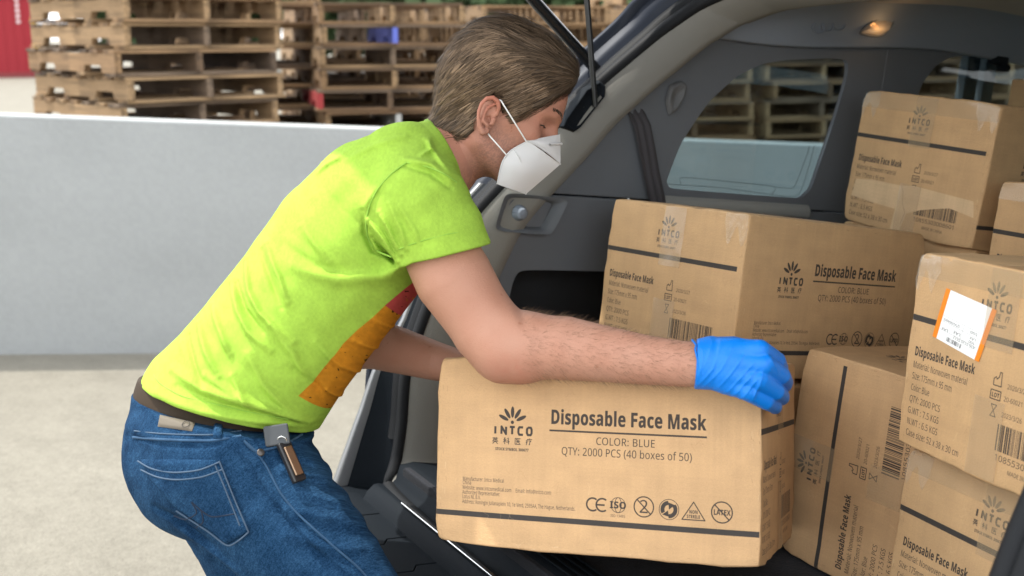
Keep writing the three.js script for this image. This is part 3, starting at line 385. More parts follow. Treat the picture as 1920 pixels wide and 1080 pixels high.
panel('body_side', [[0.10, -0.02], [0.20, 0.3], [0.24, 0.5], [0.25, 0.72], [0.2, 0.95], [0.06, 1.2], [-0.10, 1.38], [-0.26, 1.55], [-0.36, 1.625], [-3.0, 1.64], [-3.75, 1.05], [-4.5, 0.85], [-4.6, 0.2], [-4.4, -0.02], [-4.12, -0.02], [-4.08, 0.2], [-3.9, 0.36], [-3.55, 0.36], [-3.37, 0.2], [-3.33, -0.02], [-1.25, -0.02], [-1.2, 0.2], [-1.02, 0.36], [-0.6, 0.36], [-0.42, 0.2], [-0.38, -0.02]], [fwd(grow(win1, 0.10), 0.07), fwd(grow(win2, 0.055), 0.09), smooth([[-2.3, 1.15], [-2.3, 1.52], [-2.9, 1.5], [-3.45, 1.12]], 40)], SX - 0.125, 0.02, paint, 0.006, 'dark grey painted body side');
panel('glass_border', grow(win1, 0.09), [fwd(grow(win1, 0.012))], SX - 0.0185, 0.003, blackTrim, 0); panel('glass_border', grow(win2, 0.09), [fwd(grow(win2, 0.012))], SX - 0.0185, 0.003, blackTrim, 0);
{ // cubby lining and latch recess
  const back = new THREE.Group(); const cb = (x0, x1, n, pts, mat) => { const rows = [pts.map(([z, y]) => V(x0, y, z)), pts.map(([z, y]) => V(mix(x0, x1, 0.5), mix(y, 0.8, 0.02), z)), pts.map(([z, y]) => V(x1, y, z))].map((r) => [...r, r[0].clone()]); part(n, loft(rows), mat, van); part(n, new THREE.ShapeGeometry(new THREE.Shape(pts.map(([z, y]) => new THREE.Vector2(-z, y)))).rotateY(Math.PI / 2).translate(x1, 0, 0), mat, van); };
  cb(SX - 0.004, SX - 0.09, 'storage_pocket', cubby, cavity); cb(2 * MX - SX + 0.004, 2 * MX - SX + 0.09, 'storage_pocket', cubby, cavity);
  const lp = latch.map(([z, y]) => [z, y]); const rows = [0.016, 0.012, 0.004, -0.008].map((dx, k) => lp.map(([z, y]) => { const s = [1.16, 1.0, 0.9, 0.80][k]; return V(-0.598 + dx * 0.9 + (z - 0.15) * -0.12, 1.07 + (y - 1.07) * s, 0.15 + (z - 0.15) * s); })).map((r) => [...r, r[0].clone()]);
  const bezel = part('latch_recess', loft(rows), trimShaded, van, 'recess with a round knob in the rear trim');
  part('recess_floor', new THREE.ShapeGeometry(new THREE.Shape(lp.map(([z, y]) => new THREE.Vector2(-(0.15 + (z - 0.15) * 0.8), 1.07 + (y - 1.07) * 0.8)))).rotateY(Math.PI / 2).translate(-0.600, 0, 0), trimShaded, bezel);
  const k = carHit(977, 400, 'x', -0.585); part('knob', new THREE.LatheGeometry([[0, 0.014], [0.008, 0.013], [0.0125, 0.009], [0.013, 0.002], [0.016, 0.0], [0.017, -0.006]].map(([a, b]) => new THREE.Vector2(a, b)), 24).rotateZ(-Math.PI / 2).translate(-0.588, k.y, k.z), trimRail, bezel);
}
{ // bright sill under the quarter window, antenna lines in the glass
  const rows = []; for (let i = 0; i <= 20; i++) { const z = mix(-0.205, -0.65, i / 20); rows.push([V(-0.634, 1.137, z), V(-0.625, 1.135, z), V(-0.615, 1.131, z), V(-0.603, 1.122, z), V(-0.597, 1.112, z), V(-0.598, 1.098, z), V(-0.604, 1.094, z)]); }
  part('window_sill', loft(rows), plastic(0.28, 0.29, 0.28, 0.4), van, 'smooth grey sill under the quarter window');
  const dark = std({ color: lin(0.03, 0.035, 0.035), roughness: 0.6 }), ln = (...p) => p.map(([x, y]) => carHit(x, y, 'x', SX - 0.0125));
  const lines = [ln([1246, 345], [1350, 352], [1440, 364], [1488, 368], [1503, 355], [1520, 300], [1527, 272]), ln([1277, 346], [1280, 333], [1360, 340], [1450, 350], [1447, 365]), ln([1450, 350], [1480, 353], [1492, 345], [1515, 285], [1518, 272])];
  for (const l of lines) part('antenna_line', tube(l, 0.0006, 60, 5), dark, van);
}
{ // side rail above the windows, headliner, floor, roof, front
  const railRow = (s) => { const rows = []; for (let i = 0; i <= 40; i++) { const z = mix(-0.30, -2.6, i / 40), y = 1.482 + 0.058 * sstep(-0.35, -1.1, z), up = sstep(-0.30, -0.42, z), f = (x, yy) => V(s ? 2 * MX - x : x, yy, z); rows.push([f(-0.612, y + 0.012), f(-0.600, y), f(-0.588, y + 0.006), f(-0.574, y + 0.04), f(-0.556, y + 0.085), f(-0.52, y + 0.12 - 0.03 * (1 - up)), f(-0.50, y + 0.128)]); } return loft(rows); };
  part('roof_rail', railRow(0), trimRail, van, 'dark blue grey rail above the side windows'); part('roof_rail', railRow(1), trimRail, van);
  const rows = []; for (let i = 0; i <= 30; i++) { const z = mix(-0.34, -2.9, i / 30), y = 1.60 + 0.058 * sstep(-0.35, -1.1, z), r = []; for (let k = 0; k <= 20; k++) { const u = k / 20 * 2 - 1; r.push(V(MX + u * 0.555, y + 0.035 * (1 - u * u) - 0.012 * Math.pow(Math.abs(u), 8), z)); } rows.push(r); }
  part('headliner', loft(rows), headMat, van, 'pale fabric headliner'); 
  part('cargo_floor', bx(1.3, 0.06, 2.9, MX, FLOOR - 0.03, -1.06, 0.006), carpet, van);
  const rf = []; for (let i = 0; i <= 20; i++) { const z = mix(-0.29, -3.0, i / 20), r = []; for (let k = 0; k <= 24; k++) { const u = k / 24 * 2 - 1; r.push(V(MX + u * 0.775, 1.755 - 0.10 * Math.pow(Math.abs(u), 3) - 0.03 * sstep(-0.5, -0.29, z), z)); } rf.push(r); }
  part('roof', loft(rf), paint, van);
  const hood = []; for (let i = 0; i <= 10; i++) { const z = mix(-3.75, -4.6, i / 10), r = []; for (let k = 0; k <= 12; k++) { const u = k / 12 * 2 - 1; r.push(V(MX + u * 0.78, 1.07 - 0.22 * i / 10 - 0.03 * u * u, z)); } hood.push(r); }
  part('hood', loft(hood), paint, van); part('front_fascia', bx(1.56, 0.8, 0.1, MX, 0.42, -4.58, 0.04), paint, van); part('underbody', bx(1.5, 0.1, 4.4, MX, 0.1, -2.3, 0.02), blackTrim, van); part('dashboard', bx(1.4, 0.5, 0.3, MX, 0.8, -3.4, 0.05), blackTrim, van);
  const ws = []; for (let i = 0; i <= 8; i++) { const t = i / 8, r = []; for (let k = 0; k <= 10; k++) { const u = k / 10 * 2 - 1; r.push(V(MX + u * 0.74, mix(1.73, 1.06, t), mix(-3.0, -3.75, t) - 0.08 * (1 - u * u))); } ws.push(r); } part('windscreen', loft(ws), glass, van);
  for (const x of [-0.36, 0.42]) { part('seat_back', bx(0.5, 0.72, 0.14, x, 0.95, -1.86, 0.06), std({ color: lin(0.05, 0.05, 0.055), roughness: 0.9 }), van); }
  for (const [x, z] of [[-0.64, -0.8], [0.72, -0.8], [-0.64, -3.72], [0.72, -3.72]]) { const w = part('wheel', new THREE.TorusGeometry(0.235, 0.095, 14, 40).rotateY(Math.PI / 2).translate(x, 0.19, z), rubber, van); part('rim', new THREE.CylinderGeometry(0.19, 0.19, 0.1, 30).rotateZ(Math.PI / 2).translate(x, 0.19, z), silver, w); }
}
{ // window pillars beyond the second window
  for (const [a, b] of [[1802, 1826], [1838, 1858]]) { const p = carHit(a, 150, 'x', -0.655), q = carHit(b, 150, 'x', -0.655); part('window_post', bx(0.03, 0.46, Math.abs(q.z - p.z), -0.655, 1.35, (p.z + q.z) / 2, 0.006), trimShaded, van); }
  const h = carHit(1872, 112, 'x', -0.60); part('coat_hook', mergeGeometries([bx(0.03, 0.03, 0.06, h.x, h.y, h.z, 0.01), bx(0.03, 0.02, 0.03, h.x + 0.012, h.y - 0.02, h.z - 0.01, 0.008)]), blackTrim, van);
}
{ // seat belt and grab recess
  const p = [[1197, 198], [1205, 235], [1214, 280], [1222, 325], [1232, 372], [1236, 420]].map(([x, y]) => carHit(x, y, 'x', -0.594)), rows = p.map((c, i) => { const r = []; for (let k = 0; k <= 10; k++) { const u = k / 10 * 2 - 1; r.push(V(c.x + 0.006 * Math.sin(k * 1.7 + i * 0.3) * 0.5 - (i === 0 ? 0.02 : 0), c.y + u * 0.004, c.z - u * 0.0235)); } return r; });
  part('seat_belt', loft(rows), std({ color: lin(0.055, 0.052, 0.058), roughness: 0.85 }), van, 'dark folded seat belt hanging on the pillar');
  const g = [[1256, 216], [1250, 190], [1258, 160], [1276, 152], [1288, 158], [1284, 180], [1268, 208]].map(([x, y]) => { const q = carHit(x, y, 'x', -0.6); return [q.z, q.y]; });
  const sm = smooth(g, 40), c = sm.reduce((s, q) => [s[0] + q[0] / sm.length, s[1] + q[1] / sm.length], [0, 0]);
  part('belt_guide', loft([[1.0, 0.004], [0.9, 0.012], [0.7, 0.013], [0.4, 0.008], [0.02, 0.006]].map(([s, dx]) => [...sm, sm[0]].map(([z, y]) => V(SX + dx - 0.002, c[1] + (y - c[1]) * s, c[0] + (z - c[0]) * s)))), plastic(0.13, 0.135, 0.14, 0.55), van);
}
{ // lit cargo lamp with its own light, round vents beside it
  const q = [[1612, 62], [1640, 38], [1674, 38], [1652, 66]].map(([x, y]) => carHit(x, y, 'x', -0.567));
  const lamp = part('cargo_lamp', loft([[q[0], q[3]], [q[0].clone().lerp(q[1], 0.5).add(V(0.010, -0.004, 0)), q[3].clone().lerp(q[2], 0.5).add(V(0.010, -0.004, 0))], [q[1], q[2]]].map((r) => { const m = r[0].clone().lerp(r[1], 0.5); m.x += 0.004; return [r[0], m, r[1]]; })), phy({ color: lin(0.8, 0.72, 0.62), roughness: 0.35, transmission: 0.5, thickness: 0 }), van, 'small lit cargo lamp with a warm glow');
  const c = q[0].clone().lerp(q[2], 0.5); part('bulb', new THREE.CapsuleGeometry(0.006, 0.014, 6, 12).rotateX(1.2).translate(c.x + 0.001, c.y, c.z + 0.008), std({ color: lin(1, 0.7, 0.4), emissive: lin(1, 0.42, 0.12), emissiveIntensity: 0.5 }), lamp);
  part('bezel', tube([...q.map((p) => p.clone().add(V(0.002, 0, 0)))], 0.0028, 50, 6, true), trimShaded, lamp);
  const light = new THREE.PointLight(lin(1, 0.55, 0.22), 0.0022); light.position.set(c.x + 0.03, c.y - 0.01, c.z); light.castShadow = true; light.name = 'cargo_lamp_glow'; van.add(light);
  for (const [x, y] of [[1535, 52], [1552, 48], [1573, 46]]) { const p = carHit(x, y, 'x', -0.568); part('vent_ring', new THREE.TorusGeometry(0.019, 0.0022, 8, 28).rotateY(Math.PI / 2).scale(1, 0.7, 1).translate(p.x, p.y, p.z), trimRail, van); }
}
{ // gas struts and their socket, tailgate above
  const rec = [[1052, 240], [1058, 226], [1100, 165], [1128, 148], [1139, 158], [1138, 178], [1086, 244], [1074, 252]].map(([x, y]) => { const q = carHit(x, y, 'x', -0.592); return q; });
  const c = rec.reduce((s, q) => s.add(q.clone().multiplyScalar(1 / rec.length)), V(0, 0, 0)), rows = [[0.96, -0.02], [0.91, 0.0], [0.86, 0.003], [0.80, 0.001], [0.74, -0.004], [0.01, -0.004]].map(([s, dx]) => [...rec, rec[0]].map((q) => V(mix(c.x, q.x, s) + dx, mix(c.y, q.y, s), mix(c.z, q.z, s))));
  part('strut_socket', loft(rows), blackTrim, van, 'black socket for the tailgate strut');
  const a = carHit(1110, 122, 'x', -0.665), b = carHit(1040, 44, 'x', -0.665), up = b.clone().sub(a).normalize();
  const strut = part('gas_strut', rod(a.clone().addScaledVector(up, -0.02), a.clone().addScaledVector(up, 0.50), 0.0125), std({ color: lin(0.010, 0.011, 0.013), roughness: 0.22 }), van, 'thick black gas strut holding the tailgate'); part('piston_rod', rod(a.clone().addScaledVector(up, 0.50), a.clone().addScaledVector(up, 0.66), 0.006), chrome, strut);
  const nb = mirror(a), nu = V(-up.x, up.y, up.z); part('gas_strut', rod(nb.clone().addScaledVector(nu, -0.02), nb.clone().addScaledVector(nu, 0.6), 0.0125), std({ color: lin(0.010, 0.011, 0.013), roughness: 0.22 }), van);
  part('stay_rod', rod(carHit(1116, 200, 'x', -0.588), carHit(1096, -60, 'x', -0.60), 0.0062), std({ color: lin(0.012, 0.013, 0.014), roughness: 0.3 }), van, 'thin black stay beside the gas strut');
  const gate = []; const A = V(0, 1.765, -0.27), gl = 1.36; for (const [sgn, th] of [[1, 0], [-1, 0.05]]) for (let i = 0; i <= 12; i++) { const t = sgn > 0 ? i / 12 : 1 - i / 12, r = []; for (let k = 0; k <= 16; k++) { const u = k / 16 * 2 - 1, w = mix(0.68, 0.80, sstep(0, 0.5, t)); r.push(V(MX + u * w, A.y + 0.33 * t - 0.06 * Math.sin(t * 3) - th, A.z + gl * t - 0.04 * u * u * t)); } gate.push(r); }
  part('tailgate', loft(gate), paint, van, 'raised tailgate above the opening');
}
{ // bumper with a ribbed step pad, sill plate
  const bump = []; for (let k = 0; k <= 30; k++) { const u = k / 30 * 2 - 1, x = MX + u * 0.80, back = 0.63 - 0.16 * Math.pow(Math.abs(u), 6), r = []; for (const [dy, f] of [[0.452, 0], [0.456, 0.5], [0.452, 0.86], [0.438, 0.95], [0.40, 1], [0.2, 1.02], [0.05, 0.96], [0.0, 0.8]]) r.push(V(x, dy, mix(0.40, back, f))); bump.push(r); }
  part('bumper', loft(bump), blackTrim, van, 'black plastic rear bumper');
  for (let k = 0; k < 11; k++) { // pad pieces with zigzag joints between them
    const x0 = -0.66 + k * 0.127, sh = new THREE.Shape(), zz = [[0.455, 0], [0.50, 0.0], [0.515, 0.022], [0.56, 0.022], [0.572, 0.04], [0.606, 0.04]], L = zz.map(([z, d]) => [x0 + d, z]), R = zz.map(([z, d]) => [x0 + 0.1235 + d, z]).reverse();
    [...L, ...R].forEach(([x, z], i) => i ? sh.lineTo(x, -z) : sh.moveTo(x, -z)); part('step_pad', boxUV(new THREE.ExtrudeGeometry(sh, { depth: 0.004, bevelEnabled: true, bevelSize: 0.0012, bevelThickness: 0.0012, bevelOffset: -0.0012, bevelSegments: 2 }).rotateX(-Math.PI / 2).translate(0, 0.4575, 0)), blackTrim, van);
  }
  part('sill_ridge', (() => { const rows = []; for (let k = 0; k <= 30; k++) { const x = mix(-0.62, 0.70, k / 30); rows.push([V(x, 0.455, 0.462), V(x, 0.478, 0.452), V(x, 0.492, 0.438), V(x, 0.494, 0.428), V(x, 0.49, 0.41), V(x, 0.505, 0.395), V(x, 0.532, 0.385), V(x, 0.540, 0.36), V(x, 0.538, 0.30)]); } return loft(rows); })(), blackTrim, van);
  part('sill_strip', bx(1.1, 0.005, 0.010, MX, 0.4975, 0.432, 0.002), chrome, van, 'bright metal strip along the cargo sill');
  for (let i = 0; i < 4; i++) part('sill_rib', bx(1.06, 0.004, 0.007, MX, 0.5415, 0.305 + i * 0.018, 0.0018), blackTrim, van);
}

// ---------------------------------------------------------------- the person
// Working axes of the figure: X right, Y up the torso plane, Z towards the figure's right side; metres, origin near the ribs.
const FD = 1.95, camM = new THREE.Matrix4().makeRotationX(-PITCH).setPosition(EYE);
const J = (px, py, d) => [(px - 960) / FOCAL * d, (540 - py) / FOCAL * d, FD - d];
const toWorld = (x, y, z) => V(x, y, z - FD).applyMatrix4(camM);
const FOOT = (() => { const p = toWorld(...J(560, 1500, 1.95)); p.y = groundY(p.x, p.z); return p; })();
const person = thing('person', 'person in lime T-shirt, jeans, white mask and blue gloves bending over a carton', 'person'); person.position.copy(FOOT);
const smin = (a, b, k) => { const h = Math.max(k - Math.abs(a - b), 0) / k; return Math.min(a, b) - h * h * k * 0.25; }, smax = (a, b, k) => -smin(-a, -b, k);
// chain of joints [px, py, depth, radius px, depth ratio] -> signed distance with tapering, slightly flattened limbs
function chainOf(pts) {
  const P = pts.map(([px, py, d, r, k = 1]) => [...J(px, py, d), r / FOCAL * d, k]);
  return rawChain(P);
}
function rawChain(P) { // [x, y, z, r, k]
  let lo = [9, 9, 9], hi = [-9, -9, -9]; for (const p of P) for (let i = 0; i < 3; i++) { const r = p[3] * (i === 2 ? (p[4] ?? 1) : 1); lo[i] = Math.min(lo[i], p[i] - r); hi[i] = Math.max(hi[i], p[i] + r); }
  const f = (x, y, z) => {
    let best = 9; const n = P.length;
    for (let i = 0; i + 1 < n || i === 0; i++) {
      const a = P[i], b = P[i + 1] ?? a, k = ((a[4] ?? 1) + (b[4] ?? 1)) / 2, dx = b[0] - a[0], dy = b[1] - a[1], dz = (b[2] - a[2]) / k, px = x - a[0], py = y - a[1], pz = (z - a[2]) / k, L = dx * dx + dy * dy + dz * dz, t = L > 0 ? clamp((px * dx + py * dy + pz * dz) / L, 0, 1) : 0;
      const ex = px - dx * t, ey = py - dy * t, ez = pz - dz * t, d = Math.sqrt(ex * ex + ey * ey + ez * ez) - (a[3] + (b[3] - a[3]) * t); if (d < best) best = d;
    } return best;
  }; f.lo = lo; f.hi = hi; return f;
}
const ell = (cx, cy, cz, rx, ry, rz) => (x, y, z) => { const a = (x - cx) / rx, b = (y - cy) / ry, c = (z - cz) / rz, k0 = Math.sqrt(a * a + b * b + c * c), k1 = Math.sqrt((a / rx) ** 2 + (b / ry) ** 2 + (c / rz) ** 2); return k1 > 0 ? k0 * (k0 - 1) / k1 : -Math.min(rx, ry, rz); };
const planeOf = (A, B, Cc, inside) => { const a = V(...A), n = V(...B).sub(a).cross(V(...Cc).sub(a)).normalize(); if (n.dot(V(...inside).sub(a)) > 0) n.negate(); const w = n.dot(a); return (x, y, z) => n.x * x + n.y * y + n.z * z - w; };
function mesher(sdf, lo, hi, h, o = {}) { // naive surface nets
  const nx = Math.ceil((hi[0] - lo[0]) / h) + 2, ny = Math.ceil((hi[1] - lo[1]) / h) + 2, nz = Math.ceil((hi[2] - lo[2]) / h) + 2, val = new Float32Array(nx * ny * nz), B = 6, X0 = lo[0] - h / 2, Y0 = lo[1] - h / 2, Z0 = lo[2] - h / 2, reach = B * h * 0.5 * 1.74 * (o.safe ?? 1.35) + h * 2;
  for (let k = 0; k < nz; k += B) for (let j = 0; j < ny; j += B) for (let i = 0; i < nx; i += B) {
    const ke = Math.min(nz, k + B), je = Math.min(ny, j + B), ie = Math.min(nx, i + B), c = sdf(X0 + (i + B / 2) * h, Y0 + (j + B / 2) * h, Z0 + (k + B / 2) * h), far = Math.abs(c) > reach;
    for (let kk = k; kk < ke; kk++) for (let jj = j; jj < je; jj++) for (let ii = i; ii < ie; ii++) val[(kk * ny + jj) * nx + ii] = far ? c : sdf(X0 + ii * h, Y0 + jj * h, Z0 + kk * h);
  }
  const id = new Int32Array(nx * ny * nz).fill(-1), pos = [], idx = [];
  for (let k = 0; k + 1 < nz; k++) for (let j = 0; j + 1 < ny; j++) for (let i = 0; i + 1 < nx; i++) {
    const b = (k * ny + j) * nx + i; let m = 0; const v = []; for (let c = 0; c < 8; c++) { const q = val[b + (c & 1) + ((c >> 1) & 1) * nx + (c >> 2) * nx * ny]; v.push(q); if (q < 0) m |= 1 << c; } if (m === 0 || m === 255) continue;
    let sx = 0, sy = 0, sz = 0, n = 0; for (let c = 0; c < 8; c++) for (const bit of [1, 2, 4]) if (!(c & bit)) { const e = c | bit; if ((v[c] < 0) !== (v[e] < 0)) { const t = v[c] / (v[c] - v[e]); sx += (c & 1) + (bit === 1 ? t : 0); sy += ((c >> 1) & 1) + (bit === 2 ? t : 0); sz += (c >> 2) + (bit === 4 ? t : 0); n++; } }
    id[b] = pos.length / 3; pos.push(X0 + (i + sx / n) * h, Y0 + (j + sy / n) * h, Z0 + (k + sz / n) * h);
  }
  const quad = (a, b, c, d, f) => { if (a < 0 || b < 0 || c < 0 || d < 0) return; f ? idx.push(a, c, b, a, d, c) : idx.push(a, b, c, a, c, d); };
  for (let k = 1; k + 1 < nz; k++) for (let j = 1; j + 1 < ny; j++) for (let i = 1; i + 1 < nx; i++) {
    const b = (k * ny + j) * nx + i, s = val[b] < 0, X = 1, Y = nx, Z = nx * ny;
    if (s !== val[b + X] < 0) quad(id[b], id[b - Y], id[b - Y - Z], id[b - Z], !s); if (s !== val[b + Y] < 0) quad(id[b], id[b - Z], id[b - X - Z], id[b - X], !s); if (s !== val[b + Z] < 0) quad(id[b], id[b - X], id[b - X - Y], id[b - Y], !s);
  }
  return finish(pos, idx, sdf, o, h);
}
function finish(pos, idx, sdf, o, h) {
  const nor = [], uv = [], col = [], e = o.eps ?? h * 0.6, w = V(0, 0, 0), out = [];
  for (let i = 0; i < pos.length; i += 3) {
    let x = pos[i], y = pos[i + 1], z = pos[i + 2]; const d = sdf(x, y, z); let gx = sdf(x + e, y, z) - sdf(x - e, y, z), gy = sdf(x, y + e, z) - sdf(x, y - e, z), gz = sdf(x, y, z + e) - sdf(x, y, z - e); const l = Math.hypot(gx, gy, gz) || 1; gx /= l; gy /= l; gz /= l; const s = clamp(d / Math.max(0.3, l / (2 * e)), -h, h); x -= gx * s; y -= gy * s; z -= gz * s;
    const p = toWorld(x, y, z).sub(FOOT), n = V(gx, gy, gz).transformDirection(camM); out.push(p.x, p.y, p.z); nor.push(n.x, n.y, n.z); uv.push(...(o.uv ? o.uv(x, y, z) : [x, y + z * 0.3])); if (o.col) col.push(...o.col(x, y, z, gx, gy, gz));
  }
  return geoOf(out, idx, uv, nor, o.col ? col : null);
}
const own = (g) => { const p = g.attributes.position, n = g.attributes.normal; for (let i = 0; i < p.count; i++) { const q = toWorld(p.getX(i), p.getY(i), p.getZ(i)).sub(FOOT); p.setXYZ(i, q.x, q.y, q.z); if (n) { const m = V(n.getX(i), n.getY(i), n.getZ(i)).transformDirection(camM); n.setXYZ(i, m.x, m.y, m.z); } } return g; };
// folds: ridge lines given as [[x, y], ...] in photo pixels at the garment's near side, height (m), half width (px)
function foldField(list, d, zmin) {
  const F = list.map(([pts, amp, w]) => { const P = pts.map(([a, b]) => J(a, b, d)), ww = w * (d > 1.8 ? 0.72 : 1) / FOCAL * d; let x0 = 9, x1 = -9, y0 = 9, y1 = -9; for (const p of P) { x0 = Math.min(x0, p[0]); x1 = Math.max(x1, p[0]); y0 = Math.min(y0, p[1]); y1 = Math.max(y1, p[1]); } const m = ww * 2.6; return { P, amp, w: ww, b: [x0 - m, x1 + m, y0 - m, y1 + m] }; });
  return (x, y, z) => { const k = sstep(zmin - 0.03, zmin + 0.05, z); if (k <= 0) return 0; let s = 0; for (const f of F) { if (x < f.b[0] || x > f.b[1] || y < f.b[2] || y > f.b[3]) continue; let best = 9, tt = 0; for (let i = 0; i + 1 < f.P.length; i++) { const a = f.P[i], b = f.P[i + 1], dx = b[0] - a[0], dy = b[1] - a[1], t = clamp(((x - a[0]) * dx + (y - a[1]) * dy) / (dx * dx + dy * dy), 0, 1), q = Math.hypot(x - a[0] - dx * t, y - a[1] - dy * t); if (q < best) { best = q; tt = (i + t) / (f.P.length - 1); } } const r = best / f.w; if (r < 2.6) s += f.amp * Math.exp(-r * r) * (0.25 + 0.75 * Math.sin(Math.PI * clamp(tt, 0.04, 0.96)) ** 0.7); } return s * k; };
}
// ---- body under the clothes, arms, neck, head
const torsoCore = chainOf([[425, 800, 1.97, 118, 1.25], [520, 655, 1.97, 112, 1.35], [600, 560, 1.97, 112, 1.35], [680, 460, 1.98, 118, 1.35], [745, 375, 1.99, 92, 1.6], [800, 322, 1.99, 66, 1.2]]);
const armR = chainOf([[770, 390, 1.86, 52], [812, 448, 1.825, 68], [850, 520, 1.82, 74], [905, 606, 1.818, 64], [940, 645, 1.805, 53]]);
const foreR = chainOf([[948, 650, 1.803, 52], [1010, 650, 1.787, 60], [1060, 653, 1.772, 60, 0.92], [1130, 663, 1.748, 53, 0.92], [1210, 675, 1.722, 46.5, 0.9], [1275, 682, 1.70, 43, 0.86], [1330, 684, 1.684, 42, 0.8]]);
const elbowR = chainOf([[955, 670, 1.80, 36], [980, 683, 1.793, 25]]);
const armL = chainOf([[765, 405, 2.17, 62], [700, 530, 2.2, 56], [655, 632, 2.19, 47]]), foreL = chainOf([[655, 636, 2.19, 47], [740, 655, 2.15, 44], [820, 678, 2.10, 36], [895, 696, 2.08, 28]]);
const HA = 26 * D2R, ca = Math.cos(HA), sa = Math.sin(HA), HC = J(945, 170, 1.975);
const toHead = (x, y, z) => { const dx = x - HC[0], dy = y - HC[1]; return [dx * ca - dy * sa, dx * sa + dy * ca, z - HC[2]]; }, fromHead = (x, y, z) => [HC[0] + x * ca + y * sa, HC[1] - x * sa + y * ca, HC[2] + z];
const toHeadPx = (px, py, d = 1.975) => { const [x, y, z] = J(px, py, d); return toHead(x, y, z); };
const cranium = ell(-0.010, 0.016, 0, 0.097, 0.088, 0.073), faceE = ell(0.036, -0.024, 0, 0.064, 0.090, 0.060), foreheadE = ell(0.046, 0.016, 0, 0.059, 0.056, 0.054), jawE = ell(0.040, -0.085, 0, 0.058, 0.050, 0.050), chinE = ell(0.086, -0.122, 0, 0.020, 0.019, 0.022), neckC = chainOf([[905, 232, 1.98, 64, 0.95], [862, 268, 1.985, 66, 0.95], [834, 297, 1.99, 70, 1.02], [790, 335, 1.99, 84, 1.35]]);
const noseC = rawChain([[0.098, -0.018, 0, 0.009, 0.9], [0.118, -0.050, 0, 0.011, 1], [0.122, -0.064, 0, 0.013, 1.2]]), browC = (s) => rawChain([[0.098, -0.004, s * 0.010, 0.010], [0.092, -0.002, s * 0.030, 0.010], [0.073, -0.007, s * 0.048, 0.010]]), cheek = (s) => rawChain([[0.068, -0.052, s * 0.040, 0.018], [0.040, -0.045, s * 0.052, 0.014]]), jawC = (s) => rawChain([[-0.002, -0.060, s * 0.054, 0.012], [0.008, -0.098, s * 0.048, 0.014], [0.060, -0.125, s * 0.024, 0.014]]);
const bilat = [1, -1].map((s) => ({ brow: browC(s), cheek: cheek(s), jaw: jawC(s), sock: ell(0.101, -0.029, s * 0.033, 0.016, 0.011, 0.020), ball: ell(0.0755, -0.030, s * 0.030, 0.0125, 0.0115, 0.013) }));
function headSdf(x, y, z) {
  const [a, b, c] = toHead(x, y, z); let d = cranium(a, b, c); if (d > 0.16) return Math.min(d, neckC(x, y, z));
  d = smin(d, faceE(a, b, c), 0.03); d = smin(d, foreheadE(a, b, c), 0.02); d = smin(d, jawE(a, b, c), 0.03); d = smin(d, chinE(a, b, c), 0.03);
  for (const s of bilat) { d = smin(d, s.jaw(a, b, c), 0.025); d = smin(d, s.cheek(a, b, c), 0.02); d = smin(d, s.brow(a, b, c), 0.014); d = smax(d, -s.sock(a, b, c), 0.012); d = smin(d, s.ball(a, b, c), 0.004); }
  d = smin(d, noseC(a, b, c), 0.012); d = smin(d, neckC(x, y, z), 0.035); return d;
}
// ear: rim, fold, lobe, hollow
const EO = toHeadPx(916, 218, 1.892), EA = 0.10; // centre of the near ear; its own axes: e forward, u up
const earPt = (e, u, w, s, r, k) => [EO[0] + e * Math.cos(EA) - u * Math.sin(EA), EO[1] + e * Math.sin(EA) + u * Math.cos(EA), s * (0.0765 + w), r, k];
const ears = [1, -1].map((s) => {
  const P = (L) => rawChain(L.map(([e, u, w, r, k]) => earPt(e, u, w, s, r, k)));
  return { s,
    plate: P([[-0.002, 0.014, -0.002, 0.0135, 0.35], [-0.003, 0.0, -0.003, 0.0135, 0.35], [0.001, -0.016, -0.003, 0.009, 0.45]]),
    rim: P([[0.011, 0.009, 0.001, 0.0032], [0.011, 0.019, 0.006, 0.0034], [0.006, 0.0275, 0.0095, 0.0036], [-0.003, 0.030, 0.012, 0.0037], [-0.0115, 0.0255, 0.013, 0.0037], [-0.0165, 0.015, 0.0135, 0.0036], [-0.0168, 0.002, 0.0125, 0.0034], [-0.0135, -0.010, 0.010, 0.0034], [-0.008, -0.020, 0.007, 0.0040], [0.0, -0.027, 0.004, 0.0062], [0.005, -0.023, 0.002, 0.005]]),
    fold: P([[0.001, 0.021, 0.006, 0.0026], [-0.006, 0.013, 0.0075, 0.0030], [-0.0085, 0.001, 0.0075, 0.0032], [-0.005, -0.010, 0.0065, 0.0034], [0.003, -0.014, 0.005, 0.0036]]),
    tragus: P([[0.0095, -0.002, 0.003, 0.0046], [0.0095, -0.008, 0.002, 0.0040]]), crus: P([[0.010, 0.008, 0.002, 0.0026], [0.002, 0.005, 0.001, 0.0022]]),
    hole: P([[0.0015, -0.003, 0.006, 0.0058, 1.5], [0.004, -0.006, 0.004, 0.0045, 1.6]]), groove: P([[-0.010, 0.019, 0.012, 0.0032], [-0.0125, 0.008, 0.012, 0.0030], [-0.011, -0.004, 0.011, 0.0026]]) };
});
function skullEar(x, y, z) { let d = headSdf(x, y, z); if (d > 0.05) return d; const [a, b, c] = toHead(x, y, z); for (const e of ears) if (c * e.s > 0.03) { let q = smin(e.plate(a, b, c), e.rim(a, b, c), 0.008); q = smin(q, e.fold(a, b, c), 0.004); q = smax(q, -e.groove(a, b, c), 0.002); q = smin(q, e.crus(a, b, c), 0.003); d = smin(d, q, 0.007); d = smax(d, -e.hole(a, b, c), 0.003); d = smin(d, e.tragus(a, b, c), 0.005); } return d; }
